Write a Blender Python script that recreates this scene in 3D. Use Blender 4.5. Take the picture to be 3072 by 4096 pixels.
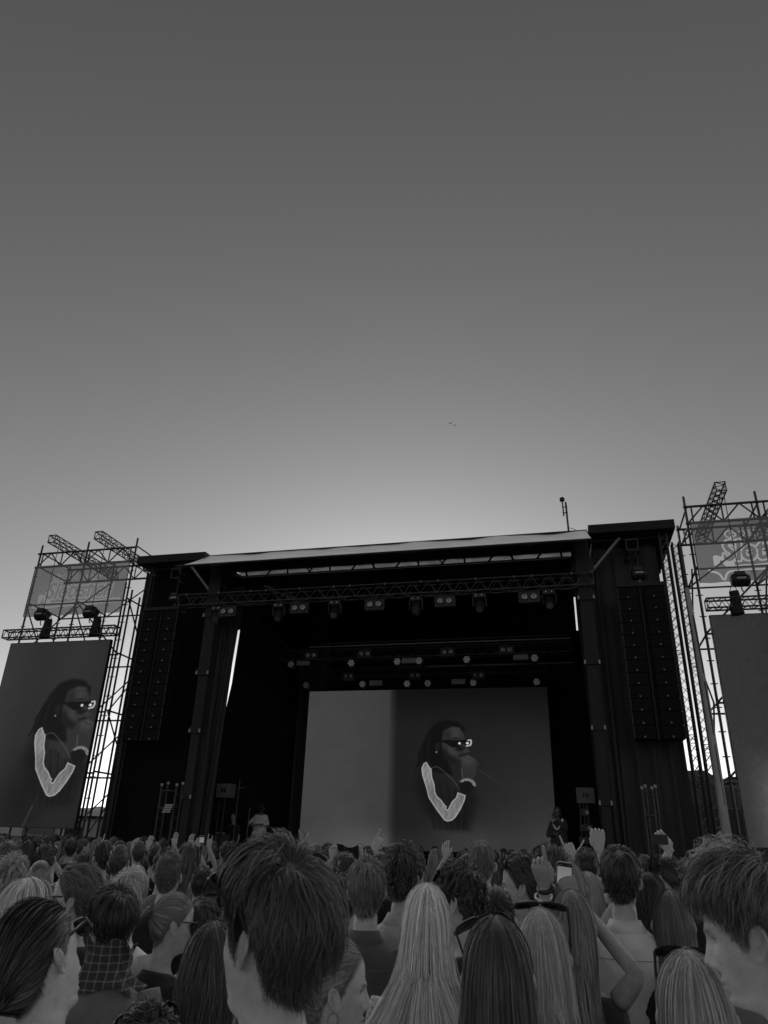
import bpy, bmesh, math, random
import numpy as np
from mathutils import Matrix, Vector, Euler

random.seed(7)
RNG = np.random.default_rng(11)
for o in list(bpy.data.objects):
    bpy.data.objects.remove(o)
SC = bpy.context.scene
COL = SC.collection

# ------------------------------------------------------------------ camera
EYE = 1.72
FPX, PITCH, ROLL, YAW = 2864.8, math.radians(25.09), math.radians(1.794), math.radians(14.558)
_F = np.array([-math.sin(YAW) * math.cos(PITCH), math.cos(YAW) * math.cos(PITCH), math.sin(PITCH)])
_R0 = np.array([math.cos(YAW), math.sin(YAW), 0.0])
_U0 = np.cross(_R0, _F)
CR = math.cos(ROLL) * _R0 + math.sin(ROLL) * _U0
CU = -math.sin(ROLL) * _R0 + math.cos(ROLL) * _U0
CF = _F
cd = bpy.data.cameras.new('camera')
cam = bpy.data.objects.new('camera', cd)
COL.objects.link(cam)
cam.matrix_world = Matrix(((CR[0], CU[0], -CF[0], 0), (CR[1], CU[1], -CF[1], 0),
                           (CR[2], CU[2], -CF[2], EYE), (0, 0, 0, 1)))
cd.sensor_fit = 'VERTICAL'
cd.sensor_height = 36.0
cd.lens = 36.0 * FPX / 4096.0
cd.clip_start = 0.05
cd.clip_end = 2000
cd.dof.use_dof = True
cd.dof.focus_distance = 16.0
cd.dof.aperture_fstop = 9.0
SC.camera = cam

# ------------------------------------------------------------------ sky, sun, exposure
SUN_EL, SUN_AZ = math.radians(6.0), math.radians(12.0)      # low behind the stage; azimuth counted leftwards from +Y
w = bpy.data.worlds.new('World')
SC.world = w
w.use_nodes = True
nt = w.node_tree
nt.nodes.clear()
sky = nt.nodes.new('ShaderNodeTexSky')
sky.sky_type = 'NISHITA'
sky.sun_disc = False
sky.sun_elevation = SUN_EL
sky.sun_rotation = -SUN_AZ
sky.altitude = 0
sky.air_density = 1.0
sky.dust_density = 0.34
sky.ozone_density = 1.0
# black and white film: the sky keeps its brightness, not its hue
sep = nt.nodes.new('ShaderNodeSeparateColor')
mixr = nt.nodes.new('ShaderNodeMath'); mixr.operation = 'MULTIPLY'; mixr.inputs[1].default_value = 0.92
mixg = nt.nodes.new('ShaderNodeMath'); mixg.operation = 'MULTIPLY_ADD'; mixg.inputs[1].default_value = 0.08
bg = nt.nodes.new('ShaderNodeBackground')
bg.inputs['Strength'].default_value = 0.130
wo = nt.nodes.new('ShaderNodeOutputWorld')
nt.links.new(sky.outputs[0], sep.inputs[0])
nt.links.new(sep.outputs[0], mixr.inputs[0])
nt.links.new(sep.outputs[1], mixg.inputs[0])
nt.links.new(mixr.outputs[0], mixg.inputs[2])
nt.links.new(mixg.outputs[0], bg.inputs['Color'])
nt.links.new(bg.outputs[0], wo.inputs[0])

sd = bpy.data.lights.new('sun', 'SUN')
sd.energy = 1.5
sd.angle = math.radians(140)         # very wide spread shaped as soft fill over the roof, standing in for haze
sun = bpy.data.objects.new('sun', sd)
COL.objects.link(sun)
sdir = Vector((-math.sin(SUN_AZ) * math.cos(SUN_EL), math.cos(SUN_AZ) * math.cos(SUN_EL), math.sin(SUN_EL)))
sun.rotation_euler = sdir.to_track_quat('Z', 'Y').to_euler()
sun.location = (0, 60, 40)

SC.view_settings.view_transform = 'Standard'
SC.view_settings.look = 'None'
SC.view_settings.gamma = 1.0
SC.view_settings.exposure = 0.17
SC.view_settings.use_curve_mapping = False
SC.cycles.max_bounces = 6
SC.cycles.transparent_max_bounces = 8


# ------------------------------------------------------------------ helpers
def ray(px, py):
    d = CF * FPX + CR * (px - 1536) - CU * (py - 2048)
    return d / np.linalg.norm(d)


def at_depth(px, py, depth):
    """world point seen at a photo pixel, depth metres along the lens axis"""
    d = ray(px, py)
    return np.array([0, 0, EYE]) + d * (depth / float(d @ CF))


def at_Y(px, py, Y):
    d = ray(px, py)
    return np.array([0, 0, EYE]) + d * (Y / d[1])


def proj(p):
    d = np.asarray(p, float) - np.array([0, 0, EYE])
    z = d @ CF
    return 1536 + FPX * (d @ CR) / z, 2048 - FPX * (d @ CU) / z


MATS = {}


def mat(name, base, rough=0.6, metal=0.0, spec=0.5, var=0.25, scale=6.0, bump=0.0, bscale=60.0, attr=None,
        stretch=(1, 1, 1), transp=0.0, emit=0.0, sheen=0.0, transl=0.0):
    """grey procedural material: noise varies tone and roughness, optional bump, optional vertex tone"""
    if name in MATS:
        return MATS[name]
    m = bpy.data.materials.new(name)
    m.use_nodes = True
    t = m.node_tree
    N = t.nodes
    b = N['Principled BSDF']
    out = N['Material Output']
    tc = N.new('ShaderNodeTexCoord')
    mp = N.new('ShaderNodeMapping')
    mp.inputs['Scale'].default_value = stretch
    t.links.new(tc.outputs['Object'], mp.inputs[0])
    n = N.new('ShaderNodeTexNoise')
    n.inputs['Scale'].default_value = scale
    n.inputs['Detail'].default_value = 5
    t.links.new(mp.outputs[0], n.inputs['Vector'])
    mr = N.new('ShaderNodeMapRange')
    mr.inputs[1].default_value = 0.08
    mr.inputs[2].default_value = 0.75
    mr.inputs[3].default_value = base * (1 - var)
    mr.inputs[4].default_value = base * (1 + var)
    t.links.new(n.outputs['Fac'], mr.inputs[0])
    src = mr.outputs[0]
    if attr:
        a = N.new('ShaderNodeAttribute')
        a.attribute_name = attr
        mu = N.new('ShaderNodeMath')
        mu.operation = 'MULTIPLY'
        t.links.new(src, mu.inputs[0])
        t.links.new(a.outputs['Fac'], mu.inputs[1])
        src = mu.outputs[0]
    t.links.new(src, b.inputs['Base Color'])
    b.inputs['Roughness'].default_value = rough
    b.inputs['Metallic'].default_value = metal
    b.inputs['Specular IOR Level'].default_value = spec
    if sheen:
        b.inputs['Sheen Weight'].default_value = sheen
    if bump:
        n2 = N.new('ShaderNodeTexNoise')
        n2.inputs['Scale'].default_value = bscale
        n2.inputs['Detail'].default_value = 4
        t.links.new(mp.outputs[0], n2.inputs['Vector'])
        bm_ = N.new('ShaderNodeBump')
        bm_.inputs['Strength'].default_value = bump
        bm_.inputs['Distance'].default_value = 0.02
        t.links.new(n2.outputs['Fac'], bm_.inputs['Height'])
        t.links.new(bm_.outputs[0], b.inputs['Normal'])
    if emit:
        b.inputs['Emission Color'].default_value = (1, 1, 1, 1)
        if attr:
            t.links.new(src, b.inputs['Emission Color'])
        b.inputs['Emission Strength'].default_value = emit
    sh = b.outputs[0]
    if transl:
        tr = N.new('ShaderNodeBsdfTranslucent')
        t.links.new(src, tr.inputs[0])
        mx = N.new('ShaderNodeMixShader')
        mx.inputs[0].default_value = transl
        t.links.new(sh, mx.inputs[1])
        t.links.new(tr.outputs[0], mx.inputs[2])
        sh = mx.outputs[0]
    if transp:
        tr = N.new('ShaderNodeBsdfTransparent')
        mx = N.new('ShaderNodeMixShader')
        mx.inputs[0].default_value = transp
        t.links.new(sh, mx.inputs[1])
        t.links.new(tr.outputs[0], mx.inputs[2])
        sh = mx.outputs[0]
    t.links.new(sh, out.inputs['Surface'])
    MATS[name] = m
    return m


ORIG = {}      # world location of every thing root built here


def mesh_np(name, V, F, smooth=False, tone=None):
    """mesh from numpy verts and a face list / array; tone = per-vertex float"""
    me = bpy.data.meshes.new(name)
    V = np.asarray(V, np.float32)
    if isinstance(F, np.ndarray):
        nf, k = F.shape
        me.vertices.add(len(V))
        me.vertices.foreach_set('co', V.ravel())
        me.loops.add(nf * k)
        me.loops.foreach_set('vertex_index', F.astype(np.int32).ravel())
        me.polygons.add(nf)
        me.polygons.foreach_set('loop_start', np.arange(0, nf * k, k, dtype=np.int32))
        me.update(calc_edges=True)
    else:
        me.from_pydata([tuple(map(float, v)) for v in V], [], F)
        me.update()
    if smooth:
        me.polygons.foreach_set('use_smooth', np.ones(len(me.polygons), bool))
    if tone is not None:
        a = me.attributes.new('tone', 'FLOAT', 'POINT')
        a.data.foreach_set('value', np.asarray(tone, np.float32))
    return me


def link(name, me, m=None, parent=None, loc=None):
    o = bpy.data.objects.new(name, me)
    COL.objects.link(o)
    if m is not None and me is not None and not me.materials:
        me.materials.append(m)
    if loc is not None:
        o.location = loc
    if parent is not None:
        o.parent = parent
    return o


def tag(o, label=None, cat=None, group=None, kind=None):
    if label:
        o['label'] = label
    if cat:
        o['category'] = cat
    if group:
        o['group'] = group
    if kind:
        o['kind'] = kind
    return o


def thing(name, label, cat, loc=(0, 0, 0), group=None):
    o = bpy.data.objects.new(name, None)
    o.empty_display_size = 0.2
    COL.objects.link(o)
    o.location = loc
    ORIG[o.name] = np.array(loc, float)
    return tag(o, label, cat, group)


class MB:
    """collects simple solids in world coordinates; build() links them as one mesh object"""

    def __init__(s):
        s.v, s.f, s.t = [], [], []

    def add(s, V, F, tone=1.0):
        n = len(s.v)
        s.v.extend([tuple(map(float, p)) for p in V])
        s.f.extend([tuple(i + n for i in f) for f in F])
        s.t.extend([tone] * len(V))
        return s

    def box(s, a, b, tone=1.0):
        x0, y0, z0 = np.minimum(a, b)
        x1, y1, z1 = np.maximum(a, b)
        V = [(x0, y0, z0), (x1, y0, z0), (x1, y1, z0), (x0, y1, z0), (x0, y0, z1), (x1, y0, z1), (x1, y1, z1), (x0, y1, z1)]
        F = [(3, 2, 1, 0), (4, 5, 6, 7), (0, 1, 5, 4), (1, 2, 6, 5), (2, 3, 7, 6), (3, 0, 4, 7)]
        return s.add(V, F, tone)

    def prism(s, poly, vec, tone=1.0):
        """flat polygon extruded along vec"""
        P = [np.asarray(p, float) for p in poly]
        vec = np.asarray(vec, float)
        n = len(P)
        V = P + [p + vec for p in P]
        F = [tuple(range(n))[::-1], tuple(range(n, 2 * n))] + [(i, (i + 1) % n, n + (i + 1) % n, n + i) for i in range(n)]
        return s.add(V, F, tone)

    def tube(s, pts, r, n=6, tone=1.0, cap=True):
        V, F = tube_np(pts, r, n, cap)
        return s.add(V, F, tone)

    def disc(s, c, nrm, r, h, n=16, tone=1.0):
        c = np.asarray(c, float)
        nrm = np.asarray(nrm, float) / np.linalg.norm(nrm)
        return s.tube([c, c + nrm * h], r, n, tone)

    def build(s, name, m, parent=None, smooth=False, attr=False):
        V = np.array(s.v, float)
        if parent is not None:
            V = V - ORIG.get(parent.name, np.zeros(3))
            loc = None
        else:
            loc = np.array([(V[:, 0].min() + V[:, 0].max()) / 2, (V[:, 1].min() + V[:, 1].max()) / 2, V[:, 2].min()])
            V = V - loc
        me = mesh_np(name, V, s.f, smooth, s.t if attr else None)
        o = link(name, me, m, parent, loc)
        if parent is not None and parent.parent is not None:
            pass
        return o


def tube_np(pts, r, n=6, cap=True):
    P = [np.asarray(p, float) for p in pts]
    R = r if hasattr(r, '__len__') else [r] * len(P)
    V, F = [], []
    ref = None
    for i, p in enumerate(P):
        d = P[min(i + 1, len(P) - 1)] - P[max(i - 1, 0)]
        d = d / (np.linalg.norm(d) + 1e-9)
        if ref is None:
            ref = np.array([0, 0, 1.0]) if abs(d[2]) < 0.9 else np.array([1.0, 0, 0])
        a = np.cross(d, ref)
        a /= np.linalg.norm(a) + 1e-9
        b = np.cross(a, d)
        ref = b
        rr = R[i]
        ra, rb = rr if hasattr(rr, '__len__') else (rr, rr)
        for k in range(n):
            th = 2 * math.pi * (k + 0.5) / n
            V.append(p + a * ra * math.cos(th) + b * rb * math.sin(th))
    for i in range(len(P) - 1):
        for k in range(n):
            F.append((i * n + k, i * n + (k + 1) % n, (i + 1) * n + (k + 1) % n, (i + 1) * n + k))
    if cap:
        F.append(tuple(range(n))[::-1])
        F.append(tuple(range((len(P) - 1) * n, len(P) * n)))
    return V, F


def bar(name, a, b, r, m, parent, n=6):
    return MB().tube([a, b], r, n).build(name, m, parent)


# ------------------------------------------------------------------ materials
M_steel = mat('galvanised_steel', 0.20, 0.45, 0.6, var=0.3, scale=12)
M_darksteel = mat('dark_scaffold_steel', 0.055, 0.5, 0.5, var=0.3, scale=10)
M_alu = mat('dull_truss_alloy', 0.05, 0.4, 0.7, var=0.3, scale=14)
M_black = mat('black_stage_cloth', 0.007, 0.9, spec=0.2, var=0.4, scale=3, bump=0.3, bscale=25)
M_blackmetal = mat('black_painted_metal', 0.012, 0.5, var=0.3, scale=9)
M_curtain = mat('dark_curtain_cloth', 0.055, 0.85, spec=0.25, var=0.35, scale=2.5, bump=0.3, bscale=18, stretch=(1, 1, 0.3))
M_vinyl = mat('grey_awning_vinyl', 0.72, 0.55, var=0.18, scale=1.2, bump=0.25, bscale=3, stretch=(1, 1, 3))
M_wingvinyl = mat('dark_roof_vinyl', 0.025, 0.75, spec=0.2, var=0.3, scale=2)
M_post = mat('grey_post_sleeve', 0.030, 0.7, spec=0.25, var=0.25, scale=3, bump=0.15, bscale=9, stretch=(1, 1, 0.4))
M_speaker = mat('black_speaker_grille', 0.010, 0.8, spec=0.15, var=0.35, scale=30, bump=0.2, bscale=120)
M_lens = mat('pale_lamp_glass', 0.58, 0.25, 0.2, var=0.3, scale=40)
M_bag = mat('black_canvas_bag', 0.014, 0.85, var=0.3, scale=10)
M_ground = mat('trampled_grass', 0.07, 0.95, spec=0.1, var=0.5, scale=1.5, bump=0.6, bscale=20)
M_plate = mat('pale_metal_plate', 0.34, 0.4, var=0.3, scale=15)
# ------------------------------------------------------------------ ground and far setting
def ground():
    n = 60
    R = 600
    xs = np.concatenate([-np.geomspace(R, 6, n // 2), np.linspace(-5, 5, 5), np.geomspace(6, R, n // 2)])
    X, Y = np.meshgrid(xs, xs)
    Z = -0.02 + 0.015 * np.sin(X * 1.3) * np.cos(Y * 1.7)
    V = np.stack([X.ravel(), Y.ravel(), Z.ravel()], 1)
    k = len(xs)
    idx = np.arange((k - 1) * (k - 1))
    i, j = idx // (k - 1), idx % (k - 1)
    F = np.stack([i * k + j, i * k + j + 1, (i + 1) * k + j + 1, (i + 1) * k + j], 1)
    tag(link('ground', mesh_np('ground', V, F, True), M_ground), kind='structure')


ground()


def hill(name, az0, az1, dist, prof, base, seed, rough_amp):
    """ridge standing at dist metres; prof(azimuth deg) -> elevation of its crest in deg"""
    rng = np.random.default_rng(seed)
    na, nr = 260, 9
    A = np.linspace(az0, az1, na)
    bumps = np.convolve(rng.normal(size=na + 8), np.ones(3) / 3, 'same')[4:-4]
    V, F = [], []
    for r in range(nr):
        t = r / (nr - 1)
        for i, a in enumerate(A):
            d = dist + 60 * (t - 0.5)
            h = (EYE + (dist) * math.tan(math.radians(prof(a)))) * math.sin(math.pi * t) ** 0.6
            h += rough_amp * bumps[i] * (math.sin(math.pi * t) > 0.3) + rng.normal() * rough_amp * 0.4 * (0 < t < 1)
            V.append((math.sin(math.radians(a)) * d, math.cos(math.radians(a)) * d, h - 0.05))
    for r in range(nr - 1):
        for i in range(na - 1):
            F.append((r * na + i, r * na + i + 1, (r + 1) * na + i + 1, (r + 1) * na + i))
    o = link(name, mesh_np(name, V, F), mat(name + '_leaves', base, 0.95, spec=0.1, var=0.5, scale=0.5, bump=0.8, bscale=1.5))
    tag(o, kind='structure')


hill('wooded_hill', -20, 40, 150, lambda a: 5.9 - max(0, a - 6.5) * 0.24 + 0.12 * math.sin(a * 3), 0.03, 3, 0.15)
hill('far_treeline', -75, -20, 330, lambda a: 1.75 + 0.25 * math.sin(a * 0.7), 0.30, 4, 0.25)  # distance haze is put into the pale leaf colour

# ------------------------------------------------------------------ the stage
SX = -5.07
stage = thing('stage', 'large black mobile concert stage with a pale sloping awning along its roof', 'stage', (SX, 24.5, 0))
MB().box((-11.2, 19.6, 0.93), (1.05, 29.3, 1.05)).build('deck', M_blackmetal, stage)
MB().box((-13.4, 19.45, 0.02), (3.2, 19.55, 0.92)).build('skirt', M_black, stage)
MB().box((-11.2, 29.3, 0.0), (0.6, 29.4, 11.40)).build('backdrop', M_black, stage)
MB().box((0.668, 29.28, 0.0), (1.35, 29.38, 11.40)).build('backdrop', M_black, stage)
MB().box((0.6005, 29.3, 0.0), (0.6675, 29.4, 9.9)).build('backdrop', M_black, stage)
# side walls; the left one leaves a tapering slit of daylight
rf = lambda Y: 10.12 + 0.1277 * (Y - 20)
MB().prism([(-10.95, 20.9, 1.05), (-10.95, 22.17, 1.05), (-10.95, 22.19, 5.0), (-10.95, 22.22, 6.6), (-10.95, 22.42, 8.44), (-10.95, 22.57, 8.5),
            (-10.95, 22.58, 8.98), (-10.95, 22.6, rf(22.6)), (-10.95, 20.9, rf(20.9))], (-0.06, 0, 0)).build('side_wall', M_curtain, stage)
MB().prism([(-10.93, 22.10, 1.05), (-10.93, 29.28, 1.05), (-10.93, 29.28, rf(29.2)), (-10.93, 22.585, rf(22.58)), (-10.93, 22.605, 8.98),
            (-10.93, 22.63, 8.4), (-10.93, 22.48, 6.6), (-10.93, 22.27, 5.75), (-10.93, 22.10, 5.3)], (-0.05, 0, 0)).build('side_wall', M_black, stage)
MB().box((1.36, 20.9, 1.05), (1.42, 29.3, 10.3)).build('side_wall', M_black, stage)
# roof: rises towards the back
for ya, yb in ((20.02, 21.85), (22.95, 29.45)):
    za, zb = 10.14 + .1294 * (ya - 20.02), 10.14 + .1294 * (yb - 20.02)
    MB().prism([(-11.15, ya, za), (1.42, ya, za), (1.42, yb, zb), (-11.15, yb, zb)], (0, 0, 0.12)).build('roof', M_wingvinyl, stage)


def awning():
    nx, ny = 90, 7
    V, F = [], []
    rng = np.random.default_rng(5)
    ph = rng.uniform(0, 6, 6)
    for j in range(ny):
        t = j / (ny - 1)
        for i in range(nx):
            s = i / (nx - 1)
            xl = -11.08 + (-11.42 + 11.08) * t
            xr = 0.93 + (0.99 - 0.93) * t
            x = xl + (xr - xl) * s
            y = 20.0 - 1.4 * t
            z = 10.27 + (9.42 - 10.27) * t - 0.05 * math.sin(math.pi * t)
            z += 0.012 * math.sin(x * 2.1 + ph[0] + 2 * t) + 0.01 * math.sin(x * 5.3 + ph[1] - 3 * t) + 0.02 * math.cos(2 * math.pi * (x + 11) / 2.4) * (1 - t)
            V.append((x, y, z))
    for j in range(ny - 1):
        for i in range(nx - 1):
            a = j * nx + i
            F.append((a, a + 1, a + nx + 1, a + nx))
    n = len(V)
    V += [(x, y + 0.02, z - 0.04) for x, y, z in V]
    F += [(f[3] + n, f[2] + n, f[1] + n, f[0] + n) for f in F[:n and (nx - 1) * (ny - 1)]]
    mb = MB()
    mb.add(V, F)
    o = mb.build('awning', M_vinyl, stage, smooth=True)
    hem = MB()
    hem.tube([(-11.43, 18.59, 9.41), (0.995, 18.59, 9.41)], 0.035, 8)
    hem.build('awning_hem', M_post, stage)
    top = MB()
    top.tube([(-11.1, 20.0, 10.28), (0.95, 20.0, 10.28)], 0.03, 8)
    top.build('awning_edge', M_post, stage)


awning()


# wing roofs
for x0, x1 in ((-13.6, -11.12), (0.98, 3.32)):
    mb = MB()
    mb.prism([(x0, 19.7, 10.06), (x1, 19.7, 10.06), (x1, 19.72, 10.33), (x0, 19.72, 10.33)], (0, 4.4, 0.15))
    mb.build('wing_roof', M_wingvinyl, stage)
    mb = MB()
    for k in range(7):
        y = 20.2 + 0.6 * k
        mb.tube([(x0 + 0.05, y, 10.0), (x1 - 0.05, y, 10.02)], 0.035)
    mb.build('roof_rib', M_blackmetal, stage)


def drape(x0, x1, y, z0, z1, amp, nfold, seed, name='curtain', m=None, sag=0.0, x0b=None, x1b=None):
    """hanging cloth with folds; narrower at the bottom when x0b/x1b are given"""
    nx, nz = max(30, nfold * 8), 24
    rng = np.random.default_rng(seed)
    ph = rng.uniform(0, 6.3, 5)
    fr = rng.uniform(0.7, 1.4, 5)
    x0b = x0 if x0b is None else x0b
    x1b = x1 if x1b is None else x1b
    V, F = [], []
    for j in range(nz):
        t = j / (nz - 1)
        for i in range(nx):
            s = i / (nx - 1)
            xa, xb = x0b + (x0 - x0b) * t, x1b + (x1 - x1b) * t
            u = s * nfold * 2 * math.pi
            f = math.sin(u + ph[0] + 0.8 * math.sin(t * 3 * fr[0] + ph[1])) + 0.5 * math.sin(u * 1.7 * fr[1] + ph[2] + t * 2) + 0.4 * math.sin(u * 0.37 + ph[3])
            f += sag * math.sin(6 * t + 4 * s + ph[4]) * (1 - t)
            V.append((xa + (xb - xa) * s, y + amp * f * (0.45 + 0.55 * (1 - t)), z0 + (z1 - z0) * t))
    for j in range(nz - 1):
        for i in range(nx - 1):
            a = j * nx + i
            F.append((a, a + 1, a + nx + 1, a + nx))
    mb = MB()
    mb.add(V, F)
    return mb.build(name, m or M_curtain, stage, smooth=True)


drape(-13.80, -11.02, 20.75, 0.3, 10.0, 0.05, 6, 1, m=M_black)
drape(-11.05, -10.55, 20.5, 0.9, 10.0, 0.05, 3, 2)
drape(-10.7, -10.2, 20.85, 1.06, 8.6, 0.06, 4, 3, x0b=-11.0, x1b=-10.42)
drape(0.45, 1.2, 20.62, 0.9, 10.0, 0.09, 3, 4, sag=1.4, x0b=0.62)
for k in range(6):
    drape(-10.9 + .2 * k, -10.6 + .22 * k, 28.6 - .06 * k, 1.05, 11.0, .07, 2, 30 + k, name='backdrop_fold')
drape(1.2, 2.86, 20.7, 0.9, 10.0, 0.09, 4, 6, sag=1.8)
MB().box((-13.85, 20.8, 0), (-13.80, 24.2, 10.1)).build('side_wall', M_black, stage)

# front posts: telescoping sleeves, each joint a dark collar with bright catches
for xc, sgn in ((-10.68, -1), (0.74, 1)):
    secs = [(0.0, 2.9, 0.115), (2.9, 4.7, 0.135), (4.7, 6.4, 0.155), (6.4, 8.2, 0.18), (8.2, 10.1, 0.20)]
    for z0, z1, hw in secs:
        MB().box((xc - hw, 19.98 - hw * 0.8, z0 + 0.012), (xc + hw, 20.0 + hw * 0.8, z1 - 0.012)).build('post', M_post, stage)
        if z0 > 1:
            MB().box((xc - hw - 0.03, 19.94 - hw * 0.8, z0 - 0.09), (xc + hw + 0.03, 19.975 - hw * 0.8, z0 + 0.1)).build('post_collar', M_post, stage)
            for sx in (-1, 1):
                MB().box((xc + sx * (hw + 0.005) - 0.022, 19.90 - hw * 0.8, z0 - 0.08), (xc + sx * (hw + 0.005) + 0.022, 19.935 - hw * 0.8, z0 + 0.02)).build('catch', M_plate, stage)
    bar('roof_brace', (xc + sgn * 0.2, 20.1, 9.0), (xc + sgn * 1.1, 20.1, 10.02), 0.055, M_steel, stage)
    bar('roof_brace', (xc + sgn * 0.12, 20.3, 9.1), (xc + sgn * 0.32, 20.3, 10.0), 0.03, M_steel, stage)
    MB().box((xc - 0.3, 20.05, 9.05), (xc + 0.3, 20.25, 9.45)).build('post_head', M_blackmetal, stage)


# crumpled translucent lining set into the roof, seen from below behind the awning
def lining(x0, x1, seed):
    nx, ny = 110, 9
    rng = np.random.default_rng(seed)
    ph = rng.uniform(0, 6, 8)
    V, F = [], []
    for j in range(ny):
        t = j / (ny - 1)
        for i in range(nx):
            x = x0 + (x1 - x0) * i / (nx - 1)
            y = 21.72 + 1.4 * t
            z = 10.13 + .1294 * (y - 20.02)
            z -= math.sin(math.pi * t) * (.07 + .05 * math.sin(x * 3.1 + ph[0] + 2.5 * t) + .05 * math.sin(x * 7.7 + ph[1] - 4 * t) + .03 * math.sin(x * 13 + 6 * t + ph[2]))
            V.append((x, y, z))
    for j in range(ny - 1):
        for i in range(nx - 1):
            a = j * nx + i
            F.append((a, a + 1, a + nx + 1, a + nx))
    MB().add(V, F).build('roof_lining', mat('pale_roof_lining', 0.32, 0.5, var=0.6, scale=1.5, stretch=(1, 2, 4), transl=0.75), stage, smooth=True)


lining(-10.9, 1.2, 8)
bar('eave_rail', (-10.75, 20.45, 9.66), (0.95, 20.45, 9.66), 0.028, M_steel, stage)
MB().box((-10.75, 20.48, 9.36), (0.95, 20.58, 9.64)).build('eave_beam', M_black, stage)
for k in range(15):
    x = -9.9 + k * 0.72
    bar('rafter', (x, 20.42, 9.66), (x + (0.34 if k % 2 else -0.05), 20.42, 10.12), 0.03, M_blackmetal, stage)
    if k % 3 == 0:
        bar('rafter', (x + 0.05, 20.44, 9.66), (x - 0.3, 20.44, 10.12), 0.02, M_blackmetal, stage)
# a sloping pipe and hanging pipes inside
bar('wall_pipe', at_Y(1000, 2470, 22.0), at_Y(1190, 2615, 25.0), 0.035, M_blackmetal, stage)
for px, ya, yb in ((925, 2480, 2555), (897, 2490, 2600)):
    bar('wall_pipe', at_Y(px, ya, 20.2), at_Y(px - 3, yb, 20.2), 0.025, M_post, stage)


# ------------------------------------------------------------------ trusses
def truss(name, a, b, size, label, group=None, bays=None, r=0.026, rb=0.013, m=None, up=(0, 0, 1), ends=True, cat='truss'):
    """four-chord box truss from a to b; size=(width, height) between chords; a,b run along the bottom centre"""
    m = m or M_alu
    a, b = np.asarray(a, float), np.asarray(b, float)
    L = np.linalg.norm(b - a)
    d = (b - a) / L
    up = np.asarray(up, float)
    side = np.cross(d, up)
    side /= np.linalg.norm(side)
    upv = np.cross(side, d)
    wd, ht = size
    bays = bays or max(2, int(round(L / (max(size) * 1.15))))
    root = thing(name, label, cat, tuple((a + b) / 2), group)
    ch = [(sx * wd / 2, sz * ht) for sx in (-1, 1) for sz in (0, 1)]
    P = lambda t, c: a + d * L * t + side * c[0] + upv * c[1]
    for c in ch:
        bar('chord', P(0, c), P(1, c), r, m, root)
    faces = [((-wd / 2, 0), (-wd / 2, ht)), ((wd / 2, 0), (wd / 2, ht)), ((-wd / 2, 0), (wd / 2, 0)), ((-wd / 2, ht), (wd / 2, ht))]
    for fi, (c0, c1) in enumerate(faces):
        for k in range(bays):
            t0, tm, t1 = k / bays, (k + 0.5) / bays, (k + 1) / bays
            mb = MB()
            mb.tube([P(t0, c0), P(tm, c1), P(t1, c0)], rb, 4)
            mb.build('brace', m, root)
    for t in ((0, 1) if ends else ()):
        mb = MB()
        for c0, c1 in faces:
            mb.tube([P(t, c0), P(t, c1)], rb * 1.2, 4)
        mb.build('end_frame', m, root)
    return root


ft = truss('lighting_truss', (-11.78, 19.8, 8.5), (0.98, 19.8, 8.5), (0.34, 0.34), 'long front lighting truss across the stage mouth just under the awning', 'lighting trusses over the stage', bays=26)
for k in range(9):
    xa = -11.2 + 1.33 * k
    mb = MB()
    mb.tube([(xa + 1.25 * q, 19.60, 8.52 - (.05 + .03 * (k % 3)) * math.sin(math.pi * q) - .02) for q in np.linspace(0, 1, 8)], .011, 4)
    mb.build('cable', M_blackmetal, ft)
for k in range(14):
    xa = -11.5 + .9 * k + .2 * (k % 3)
    bar('clamp', (xa, 19.61, 8.80), (xa, 19.61, 8.88), .018, M_steel, ft, 5)
truss('lighting_truss', (-10.3, 24, 7.68), (0.25, 24, 7.68), (0.36, 0.34), 'middle lighting truss inside the stage with clusters of lamps under it', 'lighting trusses over the stage', bays=22, m=M_blackmetal)
truss('lighting_truss', (-9.9, 26, 7.5), (-0.6, 26, 7.5), (0.36, 0.3), 'rear lighting truss just above the big screen', 'lighting trusses over the stage', bays=20, m=M_blackmetal)
for nm, a, b, m in (('lighting_pipe', (-9.1, 24.6, 8.33), (0.3, 24.6, 8.33), M_steel), ('lighting_pipe', (-8.9, 25.0, 8.55), (0.2, 25.0, 8.55), M_alu),
                    ('lighting_pipe', (-5.6, 24.3, 7.42), (0.35, 24.3, 7.42), M_alu)):
    tag(MB().tube([a, b], 0.03, 6).build(nm, m), {8.33: 'bright thin pipe above the middle lighting truss', 8.55: 'dull upper pipe above the middle lighting truss', 7.42: 'short pipe below the right half of the middle truss'}[a[2]], 'pipe')


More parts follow.
